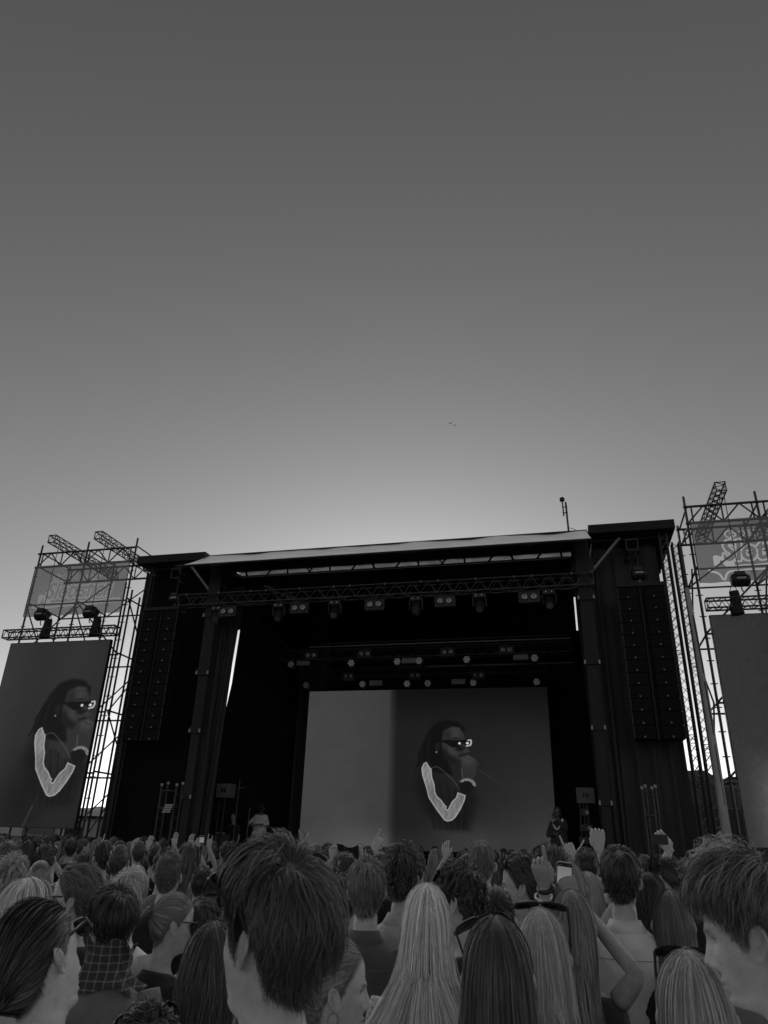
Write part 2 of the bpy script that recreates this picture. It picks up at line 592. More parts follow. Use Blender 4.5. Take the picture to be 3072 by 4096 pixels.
# ------------------------------------------------------------------ lamps
def blinder(p, label, group, s=1.0, bare=False):
    """two round lamps side by side in a flat housing"""
    x, y, z = p
    t = thing('blinder_lamp', label, 'stage light', (x, y, z), group)
    mb = MB()
    mb.box((x - 0.27 * s, y, z - 0.16 * s), (x + 0.27 * s, y + 0.14, z + 0.16 * s))
    for q in (-1, 1):
        mb.box((x + q * 0.285 * s - 0.012, y - 0.02, z - 0.17 * s), (x + q * 0.285 * s + 0.012, y + 0.1, z + 0.17 * s))
    mb.box((x - 0.3 * s, y - 0.025, z + 0.163 * s), (x + 0.3 * s, y + 0.1, z + 0.185 * s))
    mb.tube([(x, y + 0.06, z + 0.185 * s), (x, y + 0.06, z + 0.30 * s)], 0.025, 6)
    mb.build('housing', M_blackmetal, t)
    for q in (-1, 1):
        c = np.array([x + q * 0.13 * s, y - 0.001, z])
        mb = MB()
        mb.tube([c, c + (0, -0.03, 0), c + (0, -0.032, 0)], [0.1 * s, 0.1 * s, 0.088 * s], 18)
        rim = mb.build('lamp_rim', M_blackmetal, t)
        mb = MB()
        mb.tube([c + (0, -0.033, 0), c + (0, -0.045, 0), c + (0, -0.052, 0)], [0.085 * s, 0.07 * s, 0.02 * s], 18)
        mb.build('lens', M_lens, t, smooth=True)
        mb = MB()
        for k in range(4):
            an = k * math.pi / 4
            v = np.array([math.cos(an), 0, math.sin(an)]) * 0.075 * s
            mb.tube([c + (0, -0.052, 0) - v, c + (0, -0.054, 0) + v], 0.006 * s, 4)
        mb.build('lens_guard', M_blackmetal, t)
    return t


def moving_head(p, label, group, s=1.0, tilt=0.5):
    x, y, z = p
    t = thing('moving_head_lamp', label, 'stage light', (x, y, z), group)
    mb = MB()
    mb.box((x - 0.17 * s, y - 0.12, z + 0.1 * s), (x + 0.17 * s, y + 0.12, z + 0.22 * s))
    mb.tube([(x - 0.08, y, z + 0.22 * s), (x - 0.08, y, z + 0.3 * s)], 0.02)
    mb.tube([(x + 0.08, y, z + 0.22 * s), (x + 0.08, y, z + 0.3 * s)], 0.02)
    mb.build('base', M_blackmetal, t)
    mb = MB()
    for q in (-1, 1):
        mb.prism([(x + q * 0.17 * s, y - 0.08, z + 0.1 * s), (x + q * 0.17 * s, y + 0.08, z + 0.1 * s), (x + q * 0.17 * s, y + 0.05, z - 0.16 * s), (x + q * 0.17 * s, y - 0.05, z - 0.16 * s)], (q * 0.035, 0, 0))
    mb.build('yoke', M_post, t)
    c = np.array([x, y, z - 0.1 * s])
    d = np.array([0, -math.sin(tilt), -math.cos(tilt)])
    mb = MB()
    mb.tube([c - d * 0.16 * s, c - d * 0.1 * s, c + d * 0.05 * s, c + d * 0.2 * s], [0.09 * s, 0.13 * s, 0.14 * s, 0.115 * s], 14)
    mb.build('head', M_blackmetal, t, smooth=False)
    MB().disc(c + d * 0.2 * s, d, 0.1 * s, 0.012, 14).build('lens', mat('dark_lamp_glass', 0.15, 0.15), t)
    for q in (-1, 1):
        MB().disc((x + q * 0.08, y - 0.122, z + 0.17 * s), (0, -1, 0), 0.02, 0.012, 8).build('connector', M_lens, t)
    return t


def par_cluster(p, label, group, s=1.0):
    x, y, z = p
    t = thing('par_cluster_lamp', label, 'stage light', (x, y, z), group)
    mb = MB().tube([(x, y, z), (x, y + 0.2, z)], 0.16 * s, 12)
    mb.tube([(x, y + 0.1, z + 0.15 * s), (x, y + 0.1, z + 0.32 * s)], 0.02)
    mb.build('housing', M_blackmetal, t)
    for k in range(7):
        an = k * math.pi / 3
        rr = 0 if k == 6 else 0.095 * s
        MB().disc((x + rr * math.cos(an), y - 0.001, z + rr * math.sin(an)), (0, -1, 0), 0.043 * s, 0.02, 10).build('lens', M_lens, t)
    return t


def led_bar(p, label, group):
    x, y, z = p
    t = thing('strip_lamp', label, 'stage light', (x, y, z), group)
    MB().box((x - 0.26, y, z - 0.1), (x + 0.26, y + 0.12, z + 0.1)).build('housing', M_blackmetal, t)
    for k in range(10):
        xx = x - 0.24 + 0.0485 * k
        MB().box((xx, y - 0.015, z - 0.085), (xx + 0.036, y - 0.002, z + 0.085)).build('lens', mat('strip_lamp_glass', 0.22, 0.3, var=0.3, scale=30), t)
    return t


ordn = ['leftmost', 'second', 'third', 'fourth', 'fifth', 'sixth', 'seventh']
for i, X in enumerate((-10.07, -7.7, -5.33, -3.22, -0.81)):
    blinder((X, 19.72, 8.25), ordn[i] + ' twin-lamp blinder from the left under the front truss', 'twin blinders under the front truss')
for i, X in enumerate((-10.45, -8.37, -6.57, -4.08, -2.22, -0.26)):
    moving_head((X, 19.8, 8.2), ordn[i] + ' moving-head lamp from the left under the front truss', 'moving heads under the front truss', tilt=0.3 + 0.2 * (i % 3))
row2 = [(1243, 2622), (1458, 2615), (1790, 2608), (2025, 2600)]
for i, (px, py) in enumerate(row2):
    blinder(at_Y(px, py, 23.75), ordn[i] + ' pair of round lamps from the left on the middle truss', 'lamp pairs on the middle truss', 0.85)
for i, (px, py) in enumerate([(1164, 2657), (1405, 2652), (1589, 2646), (1676, 2643), (1867, 2638), (2138, 2632)]):
    par_cluster(at_Y(px, py, 23.9), ordn[i] + ' seven-lens cluster from the left below the middle truss', 'lens clusters below the middle truss', 0.85)
for i, (px, py) in enumerate([(1213, 2651), (1636, 2642), (2083, 2628)]):
    led_bar(at_Y(px, py, 23.9), ('left', 'middle', 'right')[i] + ' strip lamp hanging below the middle truss', 'strip lamps below the middle truss')
for i, (px, py) in enumerate([(1393, 2705), (1660, 2702), (1913, 2701)]):
    blinder(at_Y(px, py, 25.75), ('left', 'middle', 'right')[i] + ' pair of round lamps on the rear truss', 'lamp pairs on the rear truss', 0.8)
for i, (px, py) in enumerate([(1224, 2741), (1450, 2736), (1628, 2735), (1711, 2733), (1893, 2730), (2147, 2727)]):
    par_cluster(at_Y(px, py, 25.9), ordn[i] + ' seven-lens cluster from the left just over the big screen', 'lens clusters over the big screen', 0.85)
for i, (px, py) in enumerate([(1503, 2731), (1833, 2726)]):
    led_bar(at_Y(px, py, 25.9), ('left', 'right')[i] + ' strip lamp just over the big screen', 'strip lamps over the big screen')


# ------------------------------------------------------------------ loudspeaker arrays
def hoist(p, top, label, group, s=1.0):
    """electric chain hoist: ribbed body, hook, chain going up, chain bag"""
    x, y, z = p
    t = thing('chain_hoist', label, 'hoist', (x, y, z), group)
    mb = MB()
    mb.tube([(x - 0.2 * s, y, z), (x - 0.17 * s, y, z), (x + 0.12 * s, y, z), (x + 0.2 * s, y, z)], [0.1 * s, 0.15 * s, 0.15 * s, 0.11 * s], 10)
    mb.box((x - 0.12 * s, y - 0.14 * s, z + 0.08 * s), (x + 0.1 * s, y + 0.1 * s, z + 0.18 * s))
    mb.build('body', M_blackmetal, t)
    mb = MB()
    for k in range(4):
        xx = x - 0.13 * s + 0.08 * s * k
        mb.tube([(xx, y, z), (xx + 0.02 * s, y, z)], 0.165 * s, 10)
    mb.build('cooling_rib', M_post, t)
    MB().box((x - 0.1 * s, y - 0.172 * s, z - 0.02), (x + 0.1 * s, y - 0.168 * s, z + 0.03)).build('name_strip', M_plate, t)
    mb = MB()
    mb.tube([(x, y, z + 0.15 * s), (x, y, top)], 0.012, 5)
    mb.build('chain', M_darksteel, t)
    mb = MB()
    mb.tube([(x, y, z - 0.14 * s), (x, y, z - 0.24 * s), (x + 0.04 * s, y, z - 0.3 * s)], 0.02, 6)
    mb.build('hook', M_steel, t)
    return t


def chain_bag(p, h, label, group):
    x, y, z = p
    mb = MB()
    mb.tube([(x, y, z), (x + 0.01, y, z - h * 0.3), (x - 0.015, y, z - h * 0.75), (x, y, z - h)], [0.12, 0.13, 0.155, 0.17], 12)
    mb.tube([(x - 0.1, y, z), (x, y, z + 0.25), (x + 0.1, y, z)], 0.012, 5)
    return tag(mb.build('chain_bag', M_bag, smooth=False), label, 'chain bag', group)


def line_array(x0, x1, side):
    y = 19.5
    zt, zb = 8.28, 4.33
    n = 12
    t = thing('loudspeaker_array', 'tall hanging column of twelve black loudspeaker boxes %s of the stage mouth' % side, 'loudspeakers', ((x0 + x1) / 2, y, zb), 'hanging loudspeaker columns')
    mb = MB()
    mb.box((x0 - 0.02, y - 0.1, zt + 0.02), (x1 + 0.02, y + 0.02, zt + 0.12))
    mb.box((x0 - 0.02, y + 0.4, zt + 0.02), (x1 + 0.02, y + 0.5, zt + 0.12))
    mb.build('bumper_frame', M_post, t)
    h = (zt - zb) / n
    xc = (x0 + x1) / 2
    for k in range(n):
        za = zt - h * (k + 1) + 0.012
        zc = zt - h * k - 0.004
        hw = (x1 - x0) / 2
        mb = MB()
        mb.prism([(xc - hw, y - 0.08, za), (xc - 0.09, y - 0.05, za), (xc - 0.06, y + 0.03, za), (xc + 0.06, y + 0.03, za), (xc + 0.09, y - 0.05, za),
                  (xc + hw, y - 0.08, za), (xc + hw - 0.03, y + 0.45, za), (xc - hw + 0.03, y + 0.45, za)], (0, 0, zc - za))
        b = mb.build('speaker_box', M_speaker, t)
        ORIG[b.name] = ORIG[t.name]
        for q in (-1, 1):
            mb = MB()
            mb.box((xc + q * hw - q * 0.012, y - 0.1, za + 0.01), (xc + q * hw + q * 0.015, y - 0.075, zc - 0.01))
            mb.build('rigging_plate', M_blackmetal, b)
            bx = xc + q * 0.33 - 0.02
            MB().box((bx - 0.018, y - 0.094, za + 0.03), (bx + 0.018, y - 0.068, za + 0.066)).build('badge', mat('dull_badge', 0.2, 0.4), b)
    MB().box((xc - 0.045, y + 0.0, zb), (xc - 0.005, y + 0.028, zt)).build('wave_guide', M_post, t)
    return t


line_array(-12.8, -11.6, 'left')
line_array(1.57, 2.77, 'right')
hoist((-11.95, 19.75, 8.75), 10.0, 'chain hoist above the left loudspeaker column', 'loudspeaker hoists')
hoist((2.2, 19.75, 8.75), 9.5, 'chain hoist above the right loudspeaker column', 'loudspeaker hoists')
truss('short_truss', (2.12, 19.75, 9.5), (2.12, 22.5, 9.5), (0.3, 0.3), 'short square truss end under the right wing roof holding the loudspeaker hoist', bays=6)
truss('short_truss', (-12.1, 19.75, 9.5), (-12.1, 22.5, 9.5), (0.3, 0.3), 'short square truss end under the left wing roof holding the loudspeaker hoist', bays=6)


# ------------------------------------------------------------------ lattice masts at the wing edges
def lattice(name, x0, x1, y, z0, z1, label, m=None, group=None):
    m = m or M_blackmetal
    t = thing(name, label, 'mast', ((x0 + x1) / 2, y, z0), group)
    dx = x1 - x0
    cs = [(x0, y), (x1, y), (x0, y + dx), (x1, y + dx)]
    for c in cs:
        bar('chord', (*c, z0), (*c, z1), 0.03, m, t)
    n = int((z1 - z0) / (dx * 1.25))
    hz = (z1 - z0) / n
    for k in range(n):
        za, zb = z0 + k * hz, z0 + (k + 1) * hz
        for p, q in (((x0, y, za), (x1, y, zb)), ((x1, y, za), (x0, y, zb)), ((x0, y + dx, za), (x1, y + dx, zb))):
            bar('brace', p, q, 0.008, m, t, 4)
        if k % 9 == 0:
            for q in (0, 0.1, 0.2):
                bar('rung', (x0, y, za + q), (x1, y, za + q), 0.012, m, t, 4)
    return t


lattice('lattice_mast', 2.9, 3.09, 20.0, 0, 10.05, 'thin black lattice mast against the sky, the one nearer the right curtain', group='lattice masts at the wings')
lattice('lattice_mast', 3.2, 3.38, 19.9, 0, 9.7, 'thin black lattice mast against the sky, the one nearer the right scaffold', group='lattice masts at the wings')
lattice('lattice_mast', -13.3, -13.12, 20.0, 0, 10.05, 'thin black lattice mast at the outer edge of the left wing', group='lattice masts at the wings')
for k, (px, col) in enumerate(((505, 0), (530, 1), (560, 2))):
    p0 = at_Y(px, 2330 + 30 * k, 20.3)
    tag(MB().tube([p0, (p0[0], 20.3, 0)], 0.035, 6).build('wing_pole', M_post), ('outermost', 'middle', 'innermost')[k] + ' thin upright pole against the black left wing', 'pole', 'poles on the left wing')

# tapered grey pole with dark slots, right of the masts
def slot_pole():
    t = thing('slotted_pole', 'tapered grey pole with long dark slots beside the right lattice masts', 'pole', (3.1, 18, 0))
    mb = MB()
    pts, rs = [], []
    for k in range(9):
        z = 7.7 * k / 8
        f = k / 8
        pts.append((3.05 + 0.06 * math.sin(f * 2.6), 18, z))
        rs.append((0.155 - 0.1 * f, 0.12 - 0.07 * f))
    mb.tube(pts, rs, 12)
    mb.build('shaft', mat('weathered_grey_paint', 0.36, 0.55, var=0.3, scale=4, stretch=(1, 1, 0.3)), t, smooth=True)
    for z0, z1 in ((2.1, 2.35), (2.75, 4.0), (4.2, 5.4), (5.6, 7.0)):
        pa, pb = [], []
        f0, f1 = z0 / 7.7, z1 / 7.7
        xa, xb = 3.05 + 0.06 * math.sin(f0 * 2.6) + 0.03, 3.05 + 0.06 * math.sin(f1 * 2.6) + 0.015
        ya, yb = 18 - (0.12 - 0.07 * f0) - 0.003, 18 - (0.12 - 0.07 * f1) - 0.003
        MB().tube([(xa, ya, z0), (xb, yb, z1)], 0.018, 6).build('slot', M_blackmetal, t)


slot_pole()

# ------------------------------------------------------------------ small floor towers in front of the wings
def floor_tower(xs, y, h, label):
    t = thing('floor_tower', label, 'light tower', (sum(xs) / len(xs), y, 0), 'floor towers before the wings')
    for k, x in enumerate(xs):
        bar('leg', (x, y, 0), (x, y, h), 0.028, M_darksteel, t)
        bar('leg', (x + 0.09, y + 0.15, 0), (x + 0.09, y + 0.15, h + 0.05), 0.028, M_darksteel, t)
        MB().tube([(x, y, h), (x, y, h + 0.06)], 0.034, 8).build('cap', M_plate, t)
        MB().tube([(x + 0.09, y + 0.15, h + 0.05), (x + 0.09, y + 0.15, h + 0.11)], 0.034, 8).build('cap', M_plate, t)
        for q in range(10):
            z = h - 0.15 - q * 0.28
            mb = MB()
            mb.tube([(x, y, z), (x + 0.09, y + 0.15, z - 0.14)], 0.012, 4)
            mb.build('rung', M_darksteel, t)
    bar('cross_bar', (xs[0], y, h - 0.12), (xs[-1], y, h - 0.12), 0.018, M_darksteel, t)
    bar('cross_bar', (xs[0], y, h - 0.55), (xs[-1], y, h - 0.55), 0.03, M_darksteel, t)
    return t


t1 = floor_tower([-10.72, -10.28], 18.5, 3.05, 'pair of slim truss uprights with a pale plate before the left wing')
floor_tower([1.52, 1.74], 18.5, 3.1, 'pair of slim truss uprights before the right wing curtain')
mb = MB()
for k in range(4):
    z = 2.38 + 0.055 * k
    mb.prism([(-10.5 + 0.02 * k, 18.3, z), (-10.27 + 0.02 * k, 18.3, z + 0.005), (-10.255 + 0.02 * k, 18.3, z + 0.045), (-10.485 + 0.02 * k, 18.3, z + 0.04)], (0, 0.03, 0))
tag(mb.build('slatted_plate', M_plate), 'small pale four-slat plate fixed between the left tower uprights', 'plate')


# ------------------------------------------------------------------ boxes on stands at the stage sides
def stand_box(x, label):
    t = thing('side_fill_speaker', label, 'loudspeaker', (x, 22, 1.05), 'side fill speakers')
    MB().box((x - 0.24, 21.9, 2.98), (x + 0.24, 22.25, 3.38)).build('cabinet', mat('grey_cabinet', 0.14, 0.6, var=0.25, scale=5), t)
    for q in (-1, 1):
        mb = MB()
        mb.box((x + q * 0.045 - 0.03, 21.885, 3.13), (x + q * 0.045 + 0.03, 21.898, 3.24))
        mb.build('port', M_blackmetal, t)
    MB().tube([(x, 22.05, 1.2), (x, 22.05, 2.975)], 0.035, 8).build('pole', M_blackmetal, t)
    for k in range(3):
        an = k * 2.1 + 0.4
        bar('leg', (x, 22.05, 1.6), (x + 0.45 * math.cos(an), 22.05 + 0.45 * math.sin(an), 1.06), 0.02, M_blackmetal, t)
    return t


stand_box(0.3, 'grey cabinet on a tripod by the right stage post')
stand_box(-10.55, 'grey cabinet on a tripod by the left stage curtain')
# antenna on the roof
t = thing('antenna_mast', 'thin antenna mast on the roof above the right end of the awning', 'antenna', (0.46, 21, 10.3))
bar('pole', (0.46, 21, 10.28), (0.44, 21, 11.72), 0.03, M_blackmetal, t)
bar('side_pole', (0.35, 21, 11.25), (0.34, 21, 11.78), 0.022, M_blackmetal, t)
mb = MB()
for z in (11.78, 11.84):
    mb.tube([(0.34, 21, z), (0.34, 21, z + 0.025)], 0.08, 12)
mb.tube([(0.34, 21, 11.8), (0.34, 21, 11.9)], 0.04, 10)
mb.build('sensor', M_blackmetal, t)
for z in (11.35, 11.55):
    bar('clamp', (0.32, 20.98, z), (0.48, 20.98, z), 0.018, M_blackmetal, t)
mb = MB()
mb.tube([(0.45, 21, 10.85), (0.6, 21, 10.8), (0.8, 21, 10.62), (0.95, 21, 10.5)], 0.01, 4)
mb.tube([(0.45, 21, 10.8), (0.58, 21, 10.5)], 0.012, 4)
mb.build('stay', M_blackmetal, t)
# ------------------------------------------------------------------ screen pictures, painted as tone on a fine grid
def sstep(a, b, x):
    t = np.clip((x - a) / (b - a), 0, 1)
    return t * t * (3 - 2 * t)


def poly_sdf(x, y, P):
    """signed distance to polygon, negative inside (vectorised)"""
    P = np.asarray(P, float)
    d = np.full(x.shape, 1e9)
    ins = np.zeros(x.shape, bool)
    n = len(P)
    for i in range(n):
        ax, ay = P[i]
        bx, by = P[(i + 1) % n]
        ex, ey = bx - ax, by - ay
        t = np.clip(((x - ax) * ex + (y - ay) * ey) / (ex * ex + ey * ey + 1e-9), 0, 1)
        d = np.minimum(d, np.hypot(x - ax - t * ex, y - ay - t * ey))
        c = (ay > y) != (by > y)
        xi = (bx - ax) * (y - ay) / (by - ay + 1e-12) + ax
        ins ^= c & (x < xi)
    return np.where(ins, -d, d)


def line_sdf(x, y, P):
    d = np.full(x.shape, 1e9)
    for (ax, ay), (bx, by) in zip(P[:-1], P[1:]):
        ex, ey = bx - ax, by - ay
        t = np.clip(((x - ax) * ex + (y - ay) * ey) / (ex * ex + ey * ey + 1e-9), 0, 1)
        d = np.minimum(d, np.hypot(x - ax - t * ex, y - ay - t * ey))
    return d


def over(img, sdf, val, soft):
    a = 1 - sstep(-soft, soft, sdf)
    return img * (1 - a) + val * a


def portrait(x, y, img):
    """singer with sunglasses, light V collar and a fist at the mouth; x,y in portrait units (0..1659, 0..1825 downwards)"""
    ell = lambda cx, cy, rx, ry: (np.hypot((x - cx) / rx, (y - cy) / ry) - 1) * min(rx, ry)
    rng = np.random.default_rng(2)
    # hair and dark shoulders
    img = over(img, poly_sdf(x, y, [(600, 250), (760, 270), (860, 360), (870, 520), (700, 560), (640, 800), (700, 1000), (420, 960), (250, 830), (300, 620), (380, 420), (470, 300)]), 0.045, 26)
    for k in range(26):
        q = k / 25
        x0_ = 470 - 170 * q + 60 * math.sin(k * 2.1)
        pts = [(560 - 40 * q, 300 + 60 * q), (430 - 90 * q + 20 * math.sin(k), 520 + 40 * q), (400 - 110 * q + 30 * math.sin(k * 1.7), 720), (x0_ - 40, 900 + 60 * math.sin(k * 3.3))]
        img = over(img, line_sdf(x, y, pts) - 9, 0.040 + 0.045 * (k % 3 == 0), 9)
    img = over(img, poly_sdf(x, y, [(300, 850), (420, 900), (470, 1250), (620, 1440), (760, 1250), (900, 1120), (1000, 1300), (900, 1700), (640, 1700), (360, 1500), (220, 1200)]), 0.072, 95)
    for k in range(12):
        img = over(img, line_sdf(x, y, [(330 + 50 * k, 1150 + 60 * math.sin(k)), (420 + 44 * k, 1420 + 40 * math.cos(k * 2)), (470 + 36 * k, 1700)]) - 8, 0.062 + .035 * (k % 2), 26)
    # face, lit from the left
    face = poly_sdf(x, y, [(590, 400), (700, 340), (800, 350), (870, 470), (880, 600), (900, 680), (860, 740), (800, 800), (700, 830), (600, 760), (560, 600)])
    shade = 0.15 + 0.065 * np.exp(-((x - 700) ** 2 + (y - 430) ** 2) / 150 ** 2) + 0.05 * np.exp(-((x - 710) ** 2 + (y - 690) ** 2) / 110 ** 2)
    img = over(img, face, shade, 20)
    img = over(img, poly_sdf(x, y, [(640, 520), (740, 490), (830, 505), (740, 512)]), 0.08, 12)
    # ear, temple, cheek hollow, beard
    img = over(img, ell(505, 620, 34, 62), 0.10, 22)
    img = over(img, poly_sdf(x, y, [(600, 640), (660, 720), (760, 790), (740, 850), (640, 830), (570, 720)]), 0.085, 40)
    img = over(img, ell(640, 470, 50, 90), 0.13, 50)
    img = over(img, line_sdf(x, y, [(620, 400), (760, 395), (840, 420)]) - 3, 0.16, 14)
    # nose, nostril, mouth shadow
    img = over(img, ell(800, 650, 60, 30), 0.07, 22)
    img = over(img, ell(880, 680, 40, 24), 0.20, 14)
    img = over(img, poly_sdf(x, y, [(780, 740), (860, 715), (900, 740), (800, 770)]), 0.08, 14)
    # fist, forearm, band
    img = over(img, poly_sdf(x, y, [(800, 760), (900, 735), (980, 780), (1030, 830), (1040, 870), (1005, 880), (1000, 980), (950, 1090), (850, 1070), (815, 900)]),
               0.165 + 0.075 * np.exp(-((x - 900) ** 2 + (y - 780) ** 2) / 90 ** 2), 16)
    img = over(img, line_sdf(x, y, [(860, 760), (900, 790), (940, 800)]) - 4, 0.11, 8)
    img = over(img, line_sdf(x, y, [(1040, 935), (1290, 1115)]) - 8, 0.17, 9)
    img = over(img, ell(870, 1160, 95, 70), 0.065, 12)
    band = np.abs(np.hypot((x - 880) / 95, (y - 1150) / 85) - 1) * 90 - 18
    band = np.where((y < 1120 + (x - 880) * 0.3), band, 99)
    img = over(img, band, 0.42 + 0.12 * np.sin(x * 0.16) * np.sin(y * 0.13), 7)
    # pale collar with bright piping
    col = [(365, 825), (390, 870), (415, 910), (430, 920), (440, 1040), (470, 1130), (478, 1230), (500, 1280), (560, 1340), (600, 1400), (625, 1420), (612, 1450),
           (640, 1455), (655, 1415), (690, 1350), (740, 1300), (760, 1230), (865, 1270), (850, 1340), (800, 1450), (740, 1550), (690, 1600), (630, 1615), (590, 1600),
           (500, 1480), (390, 1310), (360, 1180), (310, 1020), (296, 920), (325, 850)]
    s = poly_sdf(x, y, col)
    img = over(img, s, 0.46 - 0.08 * sstep(0, 160, np.abs(y - 1000) - 60) + 0.05 * sstep(1250, 1500, y) + 0.035 * np.sin(x * 0.09 + y * 0.02) * np.sin(y * .03) + .03 * np.sin(x * .31) * np.sin(y * .27), 6)
    img = over(img, np.abs(s + 9) - 5, 0.62, 5)
    img = over(img, line_sdf(x, y, [(600, 1460), (610, 1560)]) - 2, 0.22, 8)
    # chain
    img = over(img, line_sdf(x, y, [(430, 915), (480, 895), (520, 900), (600, 970), (700, 1070), (760, 1150), (785, 1190)]) - 5, 0.26, 6)
    img = over(img, line_sdf(x, y, [(815, 925), (832, 1060)]) - 6, 0.28, 6)
    # sunglasses with two bright reflections, ear stud
    img = over(img, poly_sdf(x, y, [(480, 535), (640, 530), (930, 528), (940, 600), (880, 610), (840, 570), (790, 625), (700, 630), (640, 590), (590, 560), (480, 550)]), 0.035, 10)
    img = over(img, ell(795, 575, 17, 17), 0.8, 8)
    img = over(img, ell(897, 573, 21, 17), 0.8, 8)
    img = over(img, np.minimum(line_sdf(x, y, [(905, 535), (940, 530), (948, 560), (935, 600), (885, 612)]), 99) - 9, 0.72, 7)
    img = over(img, ell(494, 695, 10, 10), 0.55, 8)
    return img


def screen(name, x0, x1, z0, z1, y, paint, label, thick=0.12, nx=300, nz=200, group=None, strength=1.0):
    t = thing(name, label, 'led screen', ((x0 + x1) / 2, y, z0), group)
    X, Z = np.meshgrid(np.linspace(x0, x1, nx), np.linspace(z0, z1, nz))
    rs = np.random.default_rng(int(abs(x0) * 10))
    blk = rs.normal(0, .009, (40, 40))[((Z - z0) // .5).astype(int) % 40, ((X - x0) // .5).astype(int) % 40]
    tone = paint(X, Z) * (1 + blk + rs.normal(0, .035, X.shape))
    tone = np.clip(tone, 0.002, 1)
    V = np.stack([X.ravel() - (x0 + x1) / 2, np.full(X.size, -0.003), Z.ravel() - z0], 1)
    idx = np.arange((nx - 1) * (nz - 1))
    i, j = idx // (nx - 1), idx % (nx - 1)
    F = np.stack([i * nx + j, i * nx + j + 1, (i + 1) * nx + j + 1, (i + 1) * nx + j], 1)
    me = mesh_np('picture', V, F, tone=tone.ravel())
    link('picture', me, M_led, t)
    MB().box((x0 - 0.02, y, z0 - 0.02), (x1 + 0.02, y + thick, z1 + 0.02)).build('cabinet_wall', M_blackmetal, t)
    return t


M_led = bpy.data.materials.new('led_picture')
M_led.use_nodes = True
_t = M_led.node_tree
_b = _t.nodes['Principled BSDF']
_a = _t.nodes.new('ShaderNodeAttribute')
_a.attribute_name = 'tone'
_g = _t.nodes.new('ShaderNodeMath')
_g.operation = 'POWER'
_g.inputs[1].default_value = 2.2
_t.links.new(_a.outputs['Fac'], _g.inputs[0])
_b.inputs['Base Color'].default_value = (0.012, 0.012, 0.012, 1)
_b.inputs['Roughness'].default_value = 0.6
_t.links.new(_g.outputs[0], _b.inputs['Emission Color'])
_b.inputs['Emission Strength'].default_value = 1.0

# portrait frame on the centre screen: portrait units -> metres on that plane
YC = 28.0
_c0 = at_Y(1890, 2972, YC)      # reflection in the glasses
_c1 = at_Y(1790, 3283, YC)      # tip of the collar
U0, U1 = np.array([(1890 - 1600) * 3.318, (2972 - 2800) * 3.318]), np.array([(1790 - 1600) * 3.318, (3283 - 2800) * 3.318])
CS = (_c0[2] - _c1[2]) / (U1[1] - U0[1])
CSX = (_c0[0] - _c1[0]) / (U0[0] - U1[0])


def paint_centre(X, Z):
    u = U1[0] + (X - _c1[0]) / CSX
    v = U1[1] - (Z - _c1[2]) / CS
    xs = (X + 10.15) / 9.45
    img = 0.245 - 0.02 * (1 - np.abs(xs - 0.2)) + 0 * X
    img = 0.245 - 0.02 * sstep(.1, .35, xs) - 0.115 * sstep(0.345, 0.395, xs)
    img = img + 0.055 * sstep(0.55, 1.0, xs) * sstep(6.9, 3.2, Z) - 0.03 * sstep(5.6, 7.4, Z) * (xs > 0.36)
    img = img + 0.05 * sstep(2.7, 1.6, Z) + 0.02 * sstep(3.5, 1.7, Z) * np.sin(X * 1.7 + Z)
    img = img + 0.045 * np.exp(-((X + 3.0) ** 2 / 6 + (Z - 2.3) ** 2 / 0.5))
    return portrait(u, v, img)


screen('led_screen', -10.17, -0.70, 1.65, 7.40, YC, paint_centre, 'wide screen at the back of the stage, left third paler, showing a singer in sunglasses', nx=460, nz=280)
MB().box((-10.2, 27.8, 1.05), (-0.6, 28.2, 1.6)).build('screen_riser', M_black, stage)
_l0, _l1 = at_Y(362, 2820, 19.9), at_Y(197, 3188, 19.9)
UL0, UL1 = np.array([800.0, 575.0]), np.array([630.0, 1615.0])
UL0 = np.array([897.0, 573.0])
LS = (_l0[2] - _l1[2]) / (UL1[1] - UL0[1])
LSX = (_l0[0] - _l1[0]) / (UL0[0] - UL1[0])


def paint_left(X, Z):
    u = UL1[0] + (X - _l1[0]) / LSX
    v = UL1[1] - (Z - _l1[2]) / LS
    img = 0.17 + 0.012 * np.sin(X * 2) - 0.02 * sstep(-16.5, -14.2, X) + 0.0 * Z
    img = img - 0.06 * np.exp(-((X + 16) ** 2 / 0.9 + (Z - 3.0) ** 2 / 1.2)) - 0.03 * sstep(3.6, 2.1, Z)
    img = over(img, line_sdf(X, Z, [(-15.9, 2.0), (-15.6, 2.9)]) - 0.03, 0.19, 0.03)
    img = over(img, line_sdf(X, Z, [(-14.55, 2.75), (-14.45, 2.95)]) - 0.02, 0.3, 0.02)
    return portrait(u, v, img)


def paint_right(X, Z):
    img = 0.175 - 0.015 * sstep(4.6, 6.5, X) + 0 * Z
    return img + 0.13 * sstep(4.4, 3.0, Z) * sstep(3.9, 4.8, X) + 0.03 * np.exp(-((X - 4.6) ** 2 + (Z - 2.9) ** 2 / 2)) - 0.04 * np.exp(-((X - 5.6) ** 2 / 0.3 + (Z - 5.0) ** 2 / 8))


screen('led_screen', -17.92, -14.16, 1.97, 7.54, 19.9, paint_left, 'tall hanging screen on the left scaffold showing the singer in sunglasses', nx=230, nz=330, group=None)
screen('led_screen', 3.87, 7.63, 1.97, 7.54, 19.9, paint_right, 'tall hanging screen on the right scaffold, dark and blank', nx=90, nz=90, group=None)


